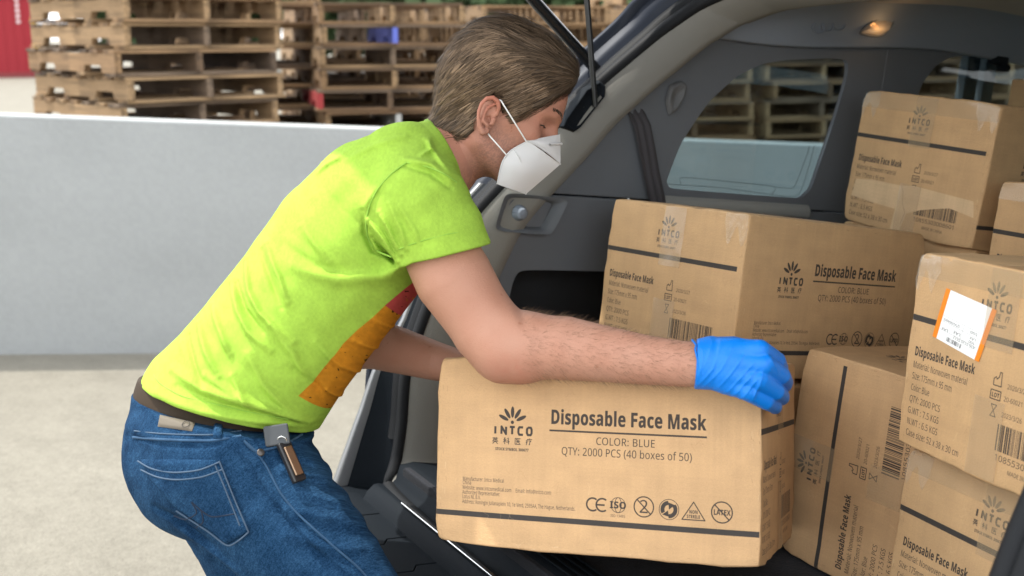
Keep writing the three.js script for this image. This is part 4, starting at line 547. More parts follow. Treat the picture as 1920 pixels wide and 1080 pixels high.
const creaseR = foldField([[[[962, 556], [978, 590], [985, 612]], -0.004, 9], [[[905, 560], [950, 590], [985, 600]], 0.003, 26]], 1.79, -0.2);
function armsSdf(x, y, z) { let d = smin(armR(x, y, z), foreR(x, y, z), 0.055); d = smin(d, elbowR(x, y, z), 0.03); const l = smin(armL(x, y, z), foreL(x, y, z), 0.04); return Math.min(d, l); }
function bodySdf(x, y, z) { const t = torsoCore(x, y, z); let d = smin(t, armsSdf(x, y, z), 0.04); return smin(d, neckC(x, y, z), 0.04); }
const skinCol = (x, y, z) => {
  const [a, b, c] = toHead(x, y, z), n = fbm(x * 22, y * 22, z * 22, 3), f = noise3(x * 150, y * 150, z * 150); let R = 0.43, G = 0.218, B = 0.148; R += n * 0.03; G += n * 0.035; B += n * 0.03;
  const hd = Math.hypot(a, b, c) < 0.24; const red = hd ? 0.30 * sstep(0.078, 0.086, Math.abs(c)) * sstep(-0.09, -0.03, b) * sstep(0.05, 0.0, a) + 0.12 + 0.1 * sstep(-0.1, 0.2, n) : 0.0; G *= 1 - red * 0.55; B *= 1 - red * 0.6;
  const [ex, ey] = [J(962, 700, 1.8)[0], J(962, 700, 1.8)[1]], el = sstep(0.06, 0.01, Math.hypot(x - ex, y - ey)) * (0.6 + 0.4 * f); G *= 1 - 0.16 * el; B *= 1 - 0.18 * el;
  if (hd) { const st = sstep(-0.05, -0.085, b) * sstep(-0.015, 0.02, a) * (hash(Math.round(x * 900), Math.round(y * 900), Math.round(z * 900)) > 0.45 ? 1 : 0.25); R *= 1 - 0.30 * st; G *= 1 - 0.24 * st; B *= 1 - 0.18 * st; }
  if (noise3(x * 190 + 9, y * 190, z * 190) > 0.90) { R *= 0.82; G *= 0.72; B *= 0.66; }
  return [R, G, B];
};
const skinBump = tex(256, 256, (u, v) => { const s = 0.5 + 0.25 * tile2(u * 100, v * 100, 100, 61) + 0.25 * tile2(u * 40, v * 40, 40, 62); return [s, s, s]; }, false);
const skin = phy({ vertexColors: true, roughness: 0.55, bumpMap: rep(skinBump, 14), bumpScale: 0.0005, specularIntensity: 0.6 });
const so = { col: skinCol, uv: (x, y, z) => [x + z * 0.4, y + z * 0.3] };
const bodyGeo = mesher((x, y, z) => bodySdf(x, y, z) - creaseR(x, y, z), [-0.62, -0.35, -0.36], [0.36, 0.28, 0.40], 0.0055, so);
const headGeo = mesher(skullEar, [fromHead(-0.13, 0, 0)[0] - 0.07, HC[1] - 0.22, HC[2] - 0.115], [HC[0] + 0.16, HC[1] + 0.14, HC[2] + 0.115], 0.0021, { ...so, eps: 0.001 });
const body = part('body', mergeGeometries([bodyGeo, headGeo]), skin, person, 'light skin, visible on arms, neck and face');
{ // fine hair on the forearm
  const pos = [], idx = [], f = (x, y, z) => armsSdf(x, y, z); let n = 0, tr = 0;
  while (n < 2800 && tr++ < 30000) { const t = rr(0.05, 0.98), px = mix(960, 1305, t), py = mix(640, 683, t), d = mix(1.80, 1.69, t), c = J(px, py, d), a = rr(0, 6.283), dir = V(0, Math.cos(a), Math.sin(a)), p = V(...c).addScaledVector(dir, 0.09); for (let i = 0; i < 30; i++) { const q = f(p.x, p.y, p.z); if (q < 0.0004) break; p.addScaledVector(dir, -q * 0.8); } if (Math.abs(f(p.x, p.y, p.z)) > 0.002) continue;
    const g = dir.clone().addScaledVector(V(1, rr(-0.7, 0.2), rr(-0.3, 0.3)), 1.3).normalize(), L = rr(0.007, 0.017), e = p.clone().addScaledVector(g, L), w = V(rr(-1, 1), rr(-1, 1), rr(-1, 1)).cross(g).normalize().multiplyScalar(0.00016), k = pos.length / 3; for (const v of [p.clone().add(w), p.clone().sub(w), e]) { const q = toWorld(v.x, v.y, v.z).sub(FOOT); pos.push(q.x, q.y, q.z); } idx.push(k, k + 1, k + 2); n++; }
  const h = part('arm_hair', geoOf(pos, idx), std({ color: lin(0.20, 0.12, 0.07), roughness: 0.7, side: THREE.DoubleSide }), body); h.userData.kind = 'stuff';
}
// ---- T-shirt
const shirtTorso = chainOf([[428, 768, 1.965, 163, 1.18], [470, 715, 1.965, 156, 1.2], [515, 655, 1.965, 150, 1.24], [585, 565, 1.965, 148, 1.27], [655, 470, 1.97, 152, 1.27], [715, 395, 1.975, 139, 1.3], [765, 335, 1.98, 104, 1.5], [812, 305, 1.985, 78, 1.35]]);
const shoulder = chainOf([[765, 330, 1.90, 86], [790, 385, 1.815, 92], [820, 440, 1.815, 90], [842, 500, 1.818, 90]]), shoulderF = chainOf([[760, 340, 2.06, 80], [765, 400, 2.16, 78], [735, 470, 2.19, 80]]);
const hem = planeOf(J(270, 712, 1.965), J(594, 806, 1.965), J(425, 797, 1.77), J(600, 500, 1.96)), cuff = planeOf(J(752, 497, 1.82), J(908, 460, 1.82), J(826, 484, 1.72), J(790, 380, 1.82)), cuffF = planeOf(J(700, 520, 2.19), J(820, 520, 2.19), J(740, 540, 2.05), J(760, 400, 2.16)), collar = planeOf(J(800, 231, 1.985), J(872, 366, 1.985), J(851, 296, 1.90), J(600, 500, 1.96));
const shirtFolds = foldField([
  [[[690, 400], [690, 440], [705, 472], [735, 484]], -0.004, 7], [[[745, 335], [712, 365], [694, 395], [690, 430]], 0.0025, 10],
  [[[700, 418], [730, 455], [752, 492]], 0.006, 8], [[[722, 405], [742, 440], [760, 480]], 0.005, 7], [[[742, 390], [764, 440], [772, 470]], 0.004, 7], [[[762, 396], [788, 440], [796, 462]], 0.003, 7], [[[705, 448], [730, 478], [748, 498]], -0.005, 6],
  [[[765, 308], [815, 318], [850, 345]], 0.0045, 9], [[[770, 322], [815, 336], [850, 362]], -0.003, 7], [[[800, 262], [825, 300], [850, 335]], 0.003, 7], [[[795, 300], [812, 285], [806, 262]], 0.003, 6],
  [[[560, 500], [640, 525], [720, 520], [765, 500]], 0.0045, 18], [[[540, 460], [600, 500], [660, 512]], -0.002, 12], [[[575, 425], [605, 465], [625, 492]], 0.003, 10], [[[500, 455], [535, 520], [552, 565]], 0.0045, 9], [[[490, 470], [520, 530], [540, 575]], -0.003, 8],
  [[[455, 485], [475, 545], [500, 585], [560, 640]], 0.005, 9], [[[430, 525], [455, 580], [480, 620], [520, 655]], 0.0045, 9], [[[445, 530], [470, 580], [505, 620]], -0.003, 7], [[[395, 570], [425, 620], [445, 660]], 0.0045, 10], [[[370, 605], [400, 660], [425, 700]], 0.0045, 10], [[[350, 630], [380, 690], [395, 720]], -0.003, 8],
  [[[330, 690], [400, 725], [480, 752], [560, 790]], 0.005, 11], [[[345, 720], [430, 752], [510, 772], [575, 802]], -0.003, 8], [[[400, 700], [460, 735], [520, 765], [572, 798]], 0.004, 9], [[[450, 700], [475, 745], [482, 760]], 0.005, 8], [[[480, 660], [505, 715], [540, 760], [575, 795]], 0.0035, 10], [[[300, 735], [400, 765], [500, 787], [570, 803]], 0.003, 9],
  [[[520, 610], [560, 660], [580, 710]], 0.004, 11], [[[600, 640], [625, 675], [640, 690]], 0.003, 9], [[[560, 690], [590, 720], [600, 740]], -0.003, 9], [[[610, 735], [622, 750], [645, 765]], 0.004, 8], [[[640, 690], [662, 705], [690, 712]], 0.004, 8], [[[665, 640], [690, 655], [712, 668]], 0.004, 9], [[[700, 600], [722, 615], [745, 625]], 0.003, 8],
  [[[650, 300], [700, 275], [760, 258]], 0.0025, 10], [[[590, 320], [620, 300], [640, 290]], 0.003, 9]], 1.85, -0.02);
const backFolds = (x, y, z) => 0.0022 * fbm(x * 16 + 3, y * 16, z * 13, 3) + 0.0028 * noise3((x + y) * 11, (x - y) * 30, z * 9);
function shirtSolid(x, y, z) { let d = smin(shirtTorso(x, y, z), shoulder(x, y, z), 0.05); return smin(d, shoulderF(x, y, z), 0.05); }
function shirtSdf(x, y, z) {
  let t = shirtTorso(x, y, z), s = shoulder(x, y, z), sf = shoulderF(x, y, z); if (Math.min(t, s, sf) > 0.07) return Math.min(t, s, sf) - 0.05;
  const cu = cuff(x, y, z), he = hem(x, y, z); t = smax(t, he, 0.003); s = smax(s, cu, 0.004); sf = smax(sf, cuffF(x, y, z), 0.004);
  let d = smin(smin(t, s, 0.045), sf, 0.05); if (d < 0.03) { d -= 1.9 * shirtFolds(x, y, z) + 0.6 * backFolds(x, y, z); }
  return smax(d, collar(x, y, z), 0.004);
}
const PRINT = 0.62, shirtCanvas = (() => { // cloth colour with the orange and red print along the front
  const S = 1024, cv = document.createElement('canvas'); cv.width = cv.height = S; const c = cv.getContext('2d'); c.fillStyle = 'rgb(149,183,70)'; c.fillRect(0, 0, S, S);
  const q = ([px, py]) => { const [x, y] = J(px, py, 1.90); return [(x + 0.64) / PRINT * S, (0.30 - y) / PRINT * S]; }, poly = (P, col) => { c.fillStyle = col; c.beginPath(); P.map(q).forEach(([a, b], i) => i ? c.lineTo(a, b) : c.moveTo(a, b)); c.fill(); };
  poly([[572, 736], [596, 712], [618, 684], [636, 664], [652, 642], [678, 616], [704, 594], [726, 572], [800, 640], [640, 800], [612, 772]], 'rgb(186,124,34)'); poly([[726, 572], [774, 530], [840, 560], [800, 640], [762, 610]], 'rgb(176,74,72)');
  const d = c.getImageData(0, 0, S, S), a = d.data; for (let y = 0; y < S; y++) for (let x = 0; x < S; x++) { const k = (y * S + x) * 4, n = 1 + 0.05 * (hash(x, y, 5) - 0.5) + 0.03 * noise3(x / 5, y / 7, 1) + 0.03 * noise3(x / 30, y / 30, 2); const pr = a[k + 1] < 150; let m = n; if (pr) { m *= 1 + 0.05 * noise3(x / 9, y / 9, 4); if (noise3(x / 4 + y / 30, y / 22, 9) > 0.72 && a[k + 1] < 100) { a[k] = 170; a[k + 1] = 110; a[k + 2] = 40; } if (noise3(x / 7, y / 7, 12) > 0.86) m *= 0.45; } a[k] *= m; a[k + 1] *= m; a[k + 2] *= m; } c.putImageData(d, 0, 0);
  const t = new THREE.CanvasTexture(cv); t.colorSpace = THREE.SRGBColorSpace; return t; })();
const knit = tex(256, 256, (u, v) => { const s = 0.5 + 0.22 * Math.sin(u * 2 * Math.PI * 64) * Math.sin(v * 2 * Math.PI * 64) + 0.2 * tile2(u * 128, v * 128, 128, 71) + 0.12 * tile2(u * 24, v * 24, 24, 72); return [s, s, s]; }, false);
const shirtUV = (x, y) => [(x + 0.64) / PRINT, 1 - (0.30 - y) / PRINT];
const cloth = phy({ map: shirtCanvas, bumpMap: rep(knit, 7), bumpScale: 0.0006, roughness: 0.95, specularIntensity: 0.15 });
const shirt = part('t_shirt', mergeGeometries([mesher(shirtSdf, [-0.66, -0.28, -0.36], [0.02, 0.30, 0.31], 0.0031, { uv: shirtUV, eps: 0.0016 })]), cloth, person, 'bright lime green short-sleeved T-shirt');
// find the near surface of a solid under a photo pixel
function surf(sdf, px, py, lift = 0) { const c = toWorldless(px, py); let t = 1.4; for (let i = 0; i < 90; i++) { const p = [c[0] * t, c[1] * t, FD - t], d = sdf(...p); if (d < 0.0004) break; t += d * 0.7; } const x = c[0] * t, y = c[1] * t, z = FD - t, e = 0.004, n = V(sdf(x + e, y, z) - sdf(x - e, y, z), sdf(x, y + e, z) - sdf(x, y - e, z), sdf(x, y, z + e) - sdf(x, y, z - e)).normalize(); return { p: V(x, y, z).addScaledVector(n, lift), n }; }
function toWorldless(px, py) { return [(px - 960) / FOCAL, (540 - py) / FOCAL]; }
const seam = (sdf, pts, r, lift, seg = 50) => own(tube(pts.map(([a, b]) => surf(sdf, a, b, lift).p), r, seg, 6));
const limeSeam = phy({ color: lin(0.26, 0.46, 0.056), roughness: 0.9 });
{ const ring = []; for (let i = 0; i < 40; i++) { const a = i / 40 * Math.PI * 2, c = J(838, 299, 1.985), u = V(...J(872, 366, 1.985)).sub(V(...J(800, 231, 1.985))).normalize(), w = V(0.0, 0.0, 1), q = V(...c).addScaledVector(u, Math.cos(a) * 0.0685).addScaledVector(w, Math.sin(a) * 0.073); ring.push(q); } part('collar', own(tube(ring, 0.0085, 90, 10, true)), limeSeam, shirt, 'ribbed lime collar'); }
part('sleeve_seam', seam(shirtSdf, [[762, 305], [735, 325], [708, 355], [692, 388], [687, 420], [692, 450], [708, 470], [735, 482]], 0.0014, 0.0004), limeSeam, shirt);
part('hem_stitching', seam(shirtSdf, [[284, 686], [296, 715], [340, 742], [400, 757], [470, 773], [540, 786]], 0.0008, 0.0002, 60), limeSeam, shirt); part('hem_stitching', seam(shirtSdf, [[744, 468], [790, 452], [845, 438], [893, 433]], 0.0008, 0.0002, 40), limeSeam, shirt);
part('shoulder_seam', seam(shirtSdf, [[764, 305], [800, 312], [832, 326], [856, 342]], 0.0013, 0.0004), limeSeam, shirt);
// ---- jeans
const pelvis = chainOf([[418, 770, 1.965, 166, 1.0], [410, 810, 1.965, 163, 1.04], [405, 850, 1.965, 142, 1.15]]), legR = chainOf([[428, 868, 1.885, 146], [498, 948, 1.872, 127], [622, 1082, 1.855, 107], [735, 1235, 1.85, 84], [700, 1450, 1.885, 68], [655, 1690, 1.91, 58]]), legL = chainOf([[430, 866, 2.06, 138], [476, 968, 2.09, 126], [520, 1085, 2.11, 108], [590, 1280, 2.13, 84], [560, 1480, 2.15, 66], [520, 1640, 2.16, 56]]);
const seat = chainOf([[330, 868, 1.93, 84], [352, 900, 1.93, 88]]), waist = planeOf(J(256, 732, 1.965), J(600, 806, 1.965), J(425, 816, 1.77), J(450, 1000, 1.95)), ankR = J(655, 1690, 1.91), ankL = J(520, 1640, 2.16);
const jeanFolds = foldField([[[[575, 905], [640, 935], [650, 950]], 0.006, 13], [[[560, 935], [640, 960], [690, 985]], 0.005, 13], [[[560, 980], [650, 1010], [700, 1015]], 0.004, 15], [[[545, 870], [600, 885], [625, 900]], 0.006, 11], [[[300, 945], [345, 965], [420, 1012]], -0.006, 12], [[[340, 985], [420, 1030], [480, 1075]], 0.004, 12], [[[455, 825], [482, 855], [520, 915], [560, 965], [620, 1022], [690, 1088]], -0.0028, 5], [[[468, 820], [498, 858], [535, 915], [575, 965], [635, 1022], [705, 1088]], 0.0022, 6], [[[250, 818], [320, 824], [400, 826], [450, 818]], -0.002, 5], [[[520, 800], [545, 820], [580, 830]], 0.005, 9], [[[560, 850], [585, 860], [605, 880]], 0.004, 9]], 1.85, -0.02);
function jeansSdf(x, y, z) { let d = smin(smin(pelvis(x, y, z), legR(x, y, z), 0.05), legL(x, y, z), 0.05); d = smin(d, seat(x, y, z), 0.05); if (d > 0.05) return d - 0.006; d -= 1.7 * jeanFolds(x, y, z) + 0.0034 * fbm(x * 15, y * 15 + 5, z * 15, 3); d = smax(d, waist(x, y, z), 0.003); return d; }
const denimMap = tex(512, 512, (u, v) => { const w = Math.sin((u + v) * 2 * Math.PI * 128) * 0.015, s = 0.06 * tile2(u * 256, v * 256, 256, 81) + 0.03 * tile2(u * 96, v * 96, 96, 85) + 0.025 * tile2(u * 170, v * 24, 170, 82) + 0.03 * tile2(u * 10, v * 10, 10, 83) + 0.03 * tile2(u * 2, v * 2, 2, 86) + w; return [0.118 + s * 0.8, 0.232 + s * 1.0, 0.345 + s * 1.15]; });
const denimBump = tex(256, 256, (u, v) => { const s = 0.5 + 0.25 * Math.sin((u + v) * 2 * Math.PI * 48) + 0.25 * tile2(u * 128, v * 128, 128, 84); return [s, s, s]; }, false);
const denim = phy({ map: rep(denimMap, 5), bumpMap: rep(denimBump, 12), bumpScale: 0.0009, roughness: 0.95, specularIntensity: 0.15 }), denimDark = std({ color: lin(0.008, 0.018, 0.04), roughness: 0.95 }), thread = std({ color: lin(0.05, 0.085, 0.135), roughness: 0.9 }), wornSeam = std({ map: rep(denimMap, 5), color: lin(1.5, 1.4, 1.3), roughness: 0.92 });
const jeans = part('jeans', mesher(jeansSdf, [-0.68, -1.13, -0.36], [-0.06, -0.07, 0.30], 0.0046, { uv: (x, y, z) => [x * 0.8 - y * 0.6 + z * 0.5, x * 0.6 + y * 0.8], eps: 0.0022 }), denim, person, 'faded blue denim jeans');
const patchOn = (sdf, left, right, nu, nv, lift, th) => { // a piece of cloth lying on a solid between two edge lines
  const along = (P, t) => { const n = P.length - 1, i = Math.min(n - 1, Math.floor(t * n)), f = t * n - i; return [mix(P[i][0], P[i + 1][0], f), mix(P[i][1], P[i + 1][1], f)]; }, pos = [], uv = [], idx = [];
  for (let j = 0; j <= nv; j++) for (let i = 0; i <= nu; i++) { const a = along(left, j / nv), b = along(right, j / nv), e = (i === 0 || j === 0 || i === nu || j === nv) ? 0 : 1, q = surf(sdf, mix(a[0], b[0], i / nu), mix(a[1], b[1], i / nu), e ? lift + th : lift - 0.001), w = toWorld(q.p.x, q.p.y, q.p.z).sub(FOOT); pos.push(w.x, w.y, w.z); uv.push(q.p.x * 0.8 - q.p.y * 0.6, q.p.x * 0.6 + q.p.y * 0.8); if (i < nu && j < nv) { const k = j * (nu + 1) + i; idx.push(k, k + nu + 1, k + nu + 2, k, k + nu + 2, k + 1); } }
  return geoOf(pos, idx, uv);
};
const pocket = part('back_pocket', patchOn(jeansSdf, [[263, 861], [288, 906], [332, 952], [392, 990], [428, 1020]], [[413, 862], [428, 900], [445, 940], [462, 978], [470, 996]], 30, 30, 0.0016, 0.0034), denim, jeans, 'stitched back pocket');
const pk = (pts, r = 0.0013) => part('stitching', seam(jeansSdf, pts, r, 0.0052), thread, pocket);
pk([[264, 864], [290, 878], [330, 885], [375, 880], [412, 866]]); pk([[270, 880], [300, 893], [335, 898], [380, 893], [418, 880]]); pk([[411, 864], [427, 902], [444, 942], [461, 980], [468, 996]]); pk([[404, 872], [420, 908], [437, 948], [452, 984]]); pk([[467, 996], [450, 1010], [429, 1019], [392, 992], [334, 954]]);
part('pocket_emblem', seam(jeansSdf, [[330, 962], [352, 970], [372, 958], [362, 938], [378, 952], [400, 966], [440, 962]], 0.0012, 0.0052), denimDark, pocket); part('pocket_emblem', seam(jeansSdf, [[372, 985], [384, 975], [380, 955], [364, 940]], 0.0012, 0.0052), denimDark, pocket);
part('outer_seam', seam(jeansSdf, [[457, 826], [480, 848], [500, 876], [526, 925], [560, 965], [622, 1022], [690, 1086], [742, 1200]], 0.0017, 0.0006, 90), wornSeam, jeans); part('front_pocket_seam', seam(jeansSdf, [[458, 828], [478, 846], [505, 842], [540, 830], [566, 816]], 0.0022, 0.001), wornSeam, jeans); part('waistband_seam', seam(jeansSdf, [[250, 820], [300, 824], [350, 826], [400, 826], [452, 818]], 0.0022, 0.0006), wornSeam, jeans); part('waistband_seam', seam(jeansSdf, [[252, 808], [300, 813], [350, 815], [400, 815], [452, 808]], 0.0012, 0.0004), thread, jeans);
part('belt_loop', patchOn(jeansSdf, [[401, 790], [399, 822]], [[418, 792], [416, 823]], 6, 8, 0.002, 0.003), denim, jeans);
const leather = std({ color: lin(0.12, 0.10, 0.075), roughness: 0.75 }); const patch = part('leather_patch', patchOn(jeansSdf, [[300, 778], [296, 800]], [[366, 793], [360, 809]], 14, 6, 0.0015, 0.0016), leather, jeans, 'small tan leather patch on the waistband');
{ const q = surf(jeansSdf, 350, 798, 0.0042), g = new THREE.TorusGeometry(0.0058, 0.0006, 6, 24).applyQuaternion(new THREE.Quaternion().setFromUnitVectors(V(0, 0, 1), q.n)).translate(q.p.x, q.p.y, q.p.z); part('round_stamp', own(g), std({ color: lin(0.05, 0.045, 0.04), roughness: 0.8 }), patch); }
{ const q = surf(jeansSdf, 488, 849, 0.002); const g = new THREE.LatheGeometry([[0, 0.0024], [0.002, 0.0026], [0.0035, 0.0016], [0.0055, 0.0022], [0.0062, 0]].map(([a, b]) => new THREE.Vector2(a, b)), 20).applyQuaternion(new THREE.Quaternion().setFromUnitVectors(V(0, 1, 0), q.n)).translate(q.p.x, q.p.y, q.p.z); part('rivet', own(g), std({ color: lin(0.10, 0.09, 0.085), metalness: 0.8, roughness: 0.4 }), jeans); }
// belt: a band of leather round the waist just above the jeans
{ const band = (x, y, z) => { const d = smin(pelvis(x, y, z), 1, 0.01), w = waist(x, y, z); return smax(smax(d + 0.002, -(w + 0.012), 0.002), w - 0.028, 0.002); }; part('belt', mesher(band, [-0.66, -0.30, -0.2], [-0.28, -0.07, 0.2], 0.0045), phy({ color: lin(0.04, 0.028, 0.019), roughness: 0.7, specularIntensity: 0.25 }), person, 'dark brown leather belt'); }
{ // key holder clipped at the front pocket
  const k = part('key_holder', (() => { const q = surf(jeansSdf, 512, 826, 0.014), g = new RoundedBoxGeometry(0.038, 0.032, 0.006, 3, 0.004); g.rotateZ(0.15).applyQuaternion(new THREE.Quaternion().setFromUnitVectors(V(0, 0, 1), V(0.1, 0.15, 1).normalize())).translate(q.p.x, q.p.y, q.p.z); return own(g); })(), phy({ color: lin(0.075, 0.08, 0.085), roughness: 0.6, specularIntensity: 0.3 }), person, 'grey tag with a black and bronze key fob hanging from the pocket');
  const a = surf(jeansSdf, 524, 838, 0.012), b = surf(jeansSdf, 558, 893, 0.012), m = a.p.clone().lerp(b.p, 0.5), L = a.p.distanceTo(b.p), put = (w, h, t, lift, mat, n) => { const g = new RoundedBoxGeometry(w, h, t, 3, 0.003), up = b.p.clone().sub(a.p).normalize().negate(), zz = a.n.clone().addScaledVector(up, -a.n.dot(up)).normalize(), xx = up.clone().cross(zz); g.applyMatrix4(new THREE.Matrix4().makeBasis(xx, up, zz).setPosition(m.clone().addScaledVector(zz, lift))); part(n, own(g), mat, k); };
  put(0.024, L + 0.006, 0.010, 0.0, std({ color: lin(0.012, 0.012, 0.013), roughness: 0.35 }), 'fob'); put(0.015, L * 0.8, 0.004, 0.0065, std({ color: lin(0.30, 0.20, 0.13), metalness: 0.9, roughness: 0.35 }), 'bronze_plate');
  const r = surf(jeansSdf, 519, 832, 0.016); part('ring', own(new THREE.TorusGeometry(0.007, 0.0013, 8, 24).rotateX(0.4).translate(r.p.x, r.p.y, r.p.z)), chrome, k);
}
// shoes
for (const [a, name] of [[ankR, 'shoe'], [ankL, 'shoe']]) {
  const w = toWorld(...a), gy = groundY(w.x, w.z), inv = camM.clone().invert(), q = (x, y, z) => { const p = V(x, y, z).applyMatrix4(inv); return [p.x, p.y, p.z + FD]; };
  const c = rawChain([[...q(w.x - 0.05, gy + 0.045, w.z), 0.042], [...q(w.x + 0.06, gy + 0.045, w.z), 0.044], [...q(w.x + 0.17, gy + 0.036, w.z + 0.01), 0.036]]), t = rawChain([[...q(w.x, gy + 0.05, w.z), 0.045], [...q(w.x, w.y + 0.05, w.z), 0.048]]);
  const f = (x, y, z) => { const p = toWorld(x, y, z); return smax(smin(c(x, y, z), t(x, y, z), 0.03), gy + 0.002 - p.y, 0.004); }, o = q(w.x + 0.05, gy + 0.06, w.z); part(name, mesher(f, [o[0] - 0.2, o[1] - 0.12, o[2] - 0.16], [o[0] + 0.22, o[1] + 0.16, o[2] + 0.16], 0.008), std({ color: lin(0.06, 0.05, 0.04), roughness: 0.8 }), person);
}
// ---- gloves
const wrinkle = foldField([[[[1312, 722], [1335, 690], [1352, 640]], 0.0014, 2.6], [[[1322, 726], [1350, 690], [1370, 650]], 0.0012, 2.6], [[[1342, 732], [1372, 690], [1392, 660]], 0.0012, 2.6], [[[1358, 740], [1384, 705], [1405, 680]], 0.0013, 2.6], [[[1370, 745], [1392, 715], [1412, 690]], 0.0014, 2.6], [[[1384, 750], [1402, 722], [1418, 700]], 0.0014, 2.6], [[[1405, 752], [1415, 722], [1422, 695]], 0.0018, 3], [[[1318, 690], [1330, 660], [1338, 640]], 0.001, 2.4], [[[1430, 660], [1446, 685], [1456, 700]], 0.0012, 2.6], [[[1310, 705], [1316, 680], [1318, 655]], 0.0012, 2.4]], 1.66, -9);
const fing = [[[1368, 664, 1.672, 25], [1424, 658, 1.652, 20], [1456, 676, 1.69, 15.5], [1463, 690, 1.735, 13.5], [1463, 698, 1.765, 12.5]], [[1368, 682, 1.665, 26], [1432, 684, 1.645, 20], [1465, 704, 1.672, 15.5], [1472, 716, 1.72, 13.5], [1471, 722, 1.75, 12.5]], [[1366, 700, 1.665, 26], [1424, 712, 1.645, 19.5], [1455, 734, 1.664, 15], [1465, 742, 1.71, 13.5], [1466, 746, 1.74, 12.5]], [[1364, 714, 1.668, 22], [1404, 734, 1.65, 17.5], [1436, 753, 1.662, 14], [1450, 760, 1.695, 12.5], [1453, 763, 1.72, 12]]].map(chainOf);
const palm = chainOf([[1305, 683, 1.688, 45, 0.8], [1340, 684, 1.678, 46, 0.72], [1375, 686, 1.668, 48, 0.6], [1402, 690, 1.662, 44, 0.55]]), thumb = chainOf([[1335, 655, 1.695, 22], [1375, 650, 1.735, 18], [1412, 655, 1.775, 14], [1432, 662, 1.80, 12]]), cut = planeOf(J(1306, 634, 1.69), J(1301, 732, 1.69), J(1309, 684, 1.62), J(1400, 690, 1.68));
const gloveSdf = (x, y, z) => { let d = palm(x, y, z); d = smin(d, thumb(x, y, z), 0.016); let f = 9; for (const c of fing) f = smin(f, c(x, y, z), 0.0028); d = smin(d, f, 0.012); d -= wrinkle(x, y, z); return smax(d - 0.0012, cut(x, y, z), 0.003); };
const nitrile = phy({ color: lin(0.002, 0.18, 0.66), roughness: 0.42, specularIntensity: 0.7, bumpMap: rep(skinBump, 18), bumpScale: 0.0003 });
const glove = part('glove', mesher(gloveSdf, [J(1295, 0, 1.69)[0], J(0, 790, 1.70)[1], FD - 1.84], [J(1490, 0, 1.74)[0], J(0, 615, 1.70)[1], FD - 1.60], 0.0022, { eps: 0.001 }), nitrile, person, 'blue nitrile glove gripping the top corner of the carton');
{ const ring = []; for (let i = 0; i < 30; i++) { const a = i / 30 * Math.PI * 2, q = V(...J(1304, 683, 1.688)); q.add(V(Math.cos(a) * -0.004, Math.cos(a) * 0.0352, Math.sin(a) * 0.0292)).add(V(0.002 * noise3(i * 0.7, 1, 2), 0, 0)); ring.push(q); } part('glove_cuff', own(tube(ring, 0.0016, 80, 6, true)), nitrile, glove); }
{ const W = [[885, 693, 2.085, 28, 0.8], [900, 698, 2.07, 32, 0.7], [918, 703, 2.06, 32, 0.6]], F = [0, 1, 2, 3].map((i) => chainOf([[900, 682 + i * 12, 2.06, 11], [930, 684 + i * 14, 2.085, 9], [948, 690 + i * 14, 2.12, 8], [958, 696 + i * 13, 2.15, 7.5]])), th = chainOf([[900, 690, 2.06, 12], [918, 680, 2.04, 10], [932, 676, 2.03, 9]]), pw = chainOf(W); part('glove', mesher((x, y, z) => { let d = smin(pw(x, y, z), th(x, y, z), 0.015); for (const f of F) d = smin(d, f(x, y, z), 0.008); return d - 0.0012; }, [J(830, 0, 2.08)[0], J(0, 770, 2.1)[1], FD - 2.2], [J(980, 0, 2.08)[0], J(0, 630, 2.1)[1], FD - 1.98], 0.004), nitrile, person, 'blue nitrile glove on the far hand'); }
// ---- hair
const hairline = [[1078, 158], [1066, 172], [1040, 190], [1012, 208], [992, 218], [975, 227], [960, 232], [948, 214], [940, 194], [925, 184], [905, 188], [893, 212], [889, 250], [870, 266], [848, 262], [824, 251], [800, 238], [780, 232]].map(([a, b]) => { const q = toHeadPx(a, b, 1.915); return [q[0], q[1]]; });
const lineY = (a) => { let m = 9; for (let i = 0; i + 1 < hairline.length; i++) { const p = hairline[i], q = hairline[i + 1]; if ((a - p[0]) * (a - q[0]) <= 0) m = Math.min(m, mix(p[1], q[1], (a - p[0]) / (q[0] - p[0] || 1))); } return m < 9 ? m : a > 0 ? 0.06 : -0.115; };
const hairE = ell(-0.010, 0.018, 0, 0.1075, 0.098, 0.0805), quiff = rawChain([[-0.03, 0.060, 0, 0.052, 1.15], [0.030, 0.072, 0, 0.045, 1.25], [0.068, 0.070, 0, 0.036, 1.4]]), napeC = rawChain([[-0.062, -0.02, 0, 0.048, 1.15], [-0.058, -0.075, 0, 0.038, 1.2], [-0.066, -0.10, 0, 0.026, 1.3]]);
function hairSdf(x, y, z) { const [a, b, c] = toHead(x, y, z); let d = smin(smin(hairE(a, b, c), quiff(a, b, c), 0.03), napeC(a, b, c), 0.03); if (d > 0.05) return d; d = smin(d, headSdf(x, y, z) - 0.0045, 0.008); if (d > 0.03) return d; d -= 0.0008 * noise3(a * 40 + b * 30, (a - b) * 130, c * 130); const below = lineY(a) - b; d += 0.0045 * sstep(-0.016, -0.002, below); return smax(d, below * 0.8 + 0.002, 0.010); }
const hairBase = (x, y, z) => { const n = noise3(x * 60, y * 60, z * 60), k = 1 + 0.25 * n; return [0.07 * k, 0.051 * k, 0.036 * k]; };
const hairMat = phy({ vertexColors: true, roughness: 0.5, specularIntensity: 0.25, side: THREE.DoubleSide });
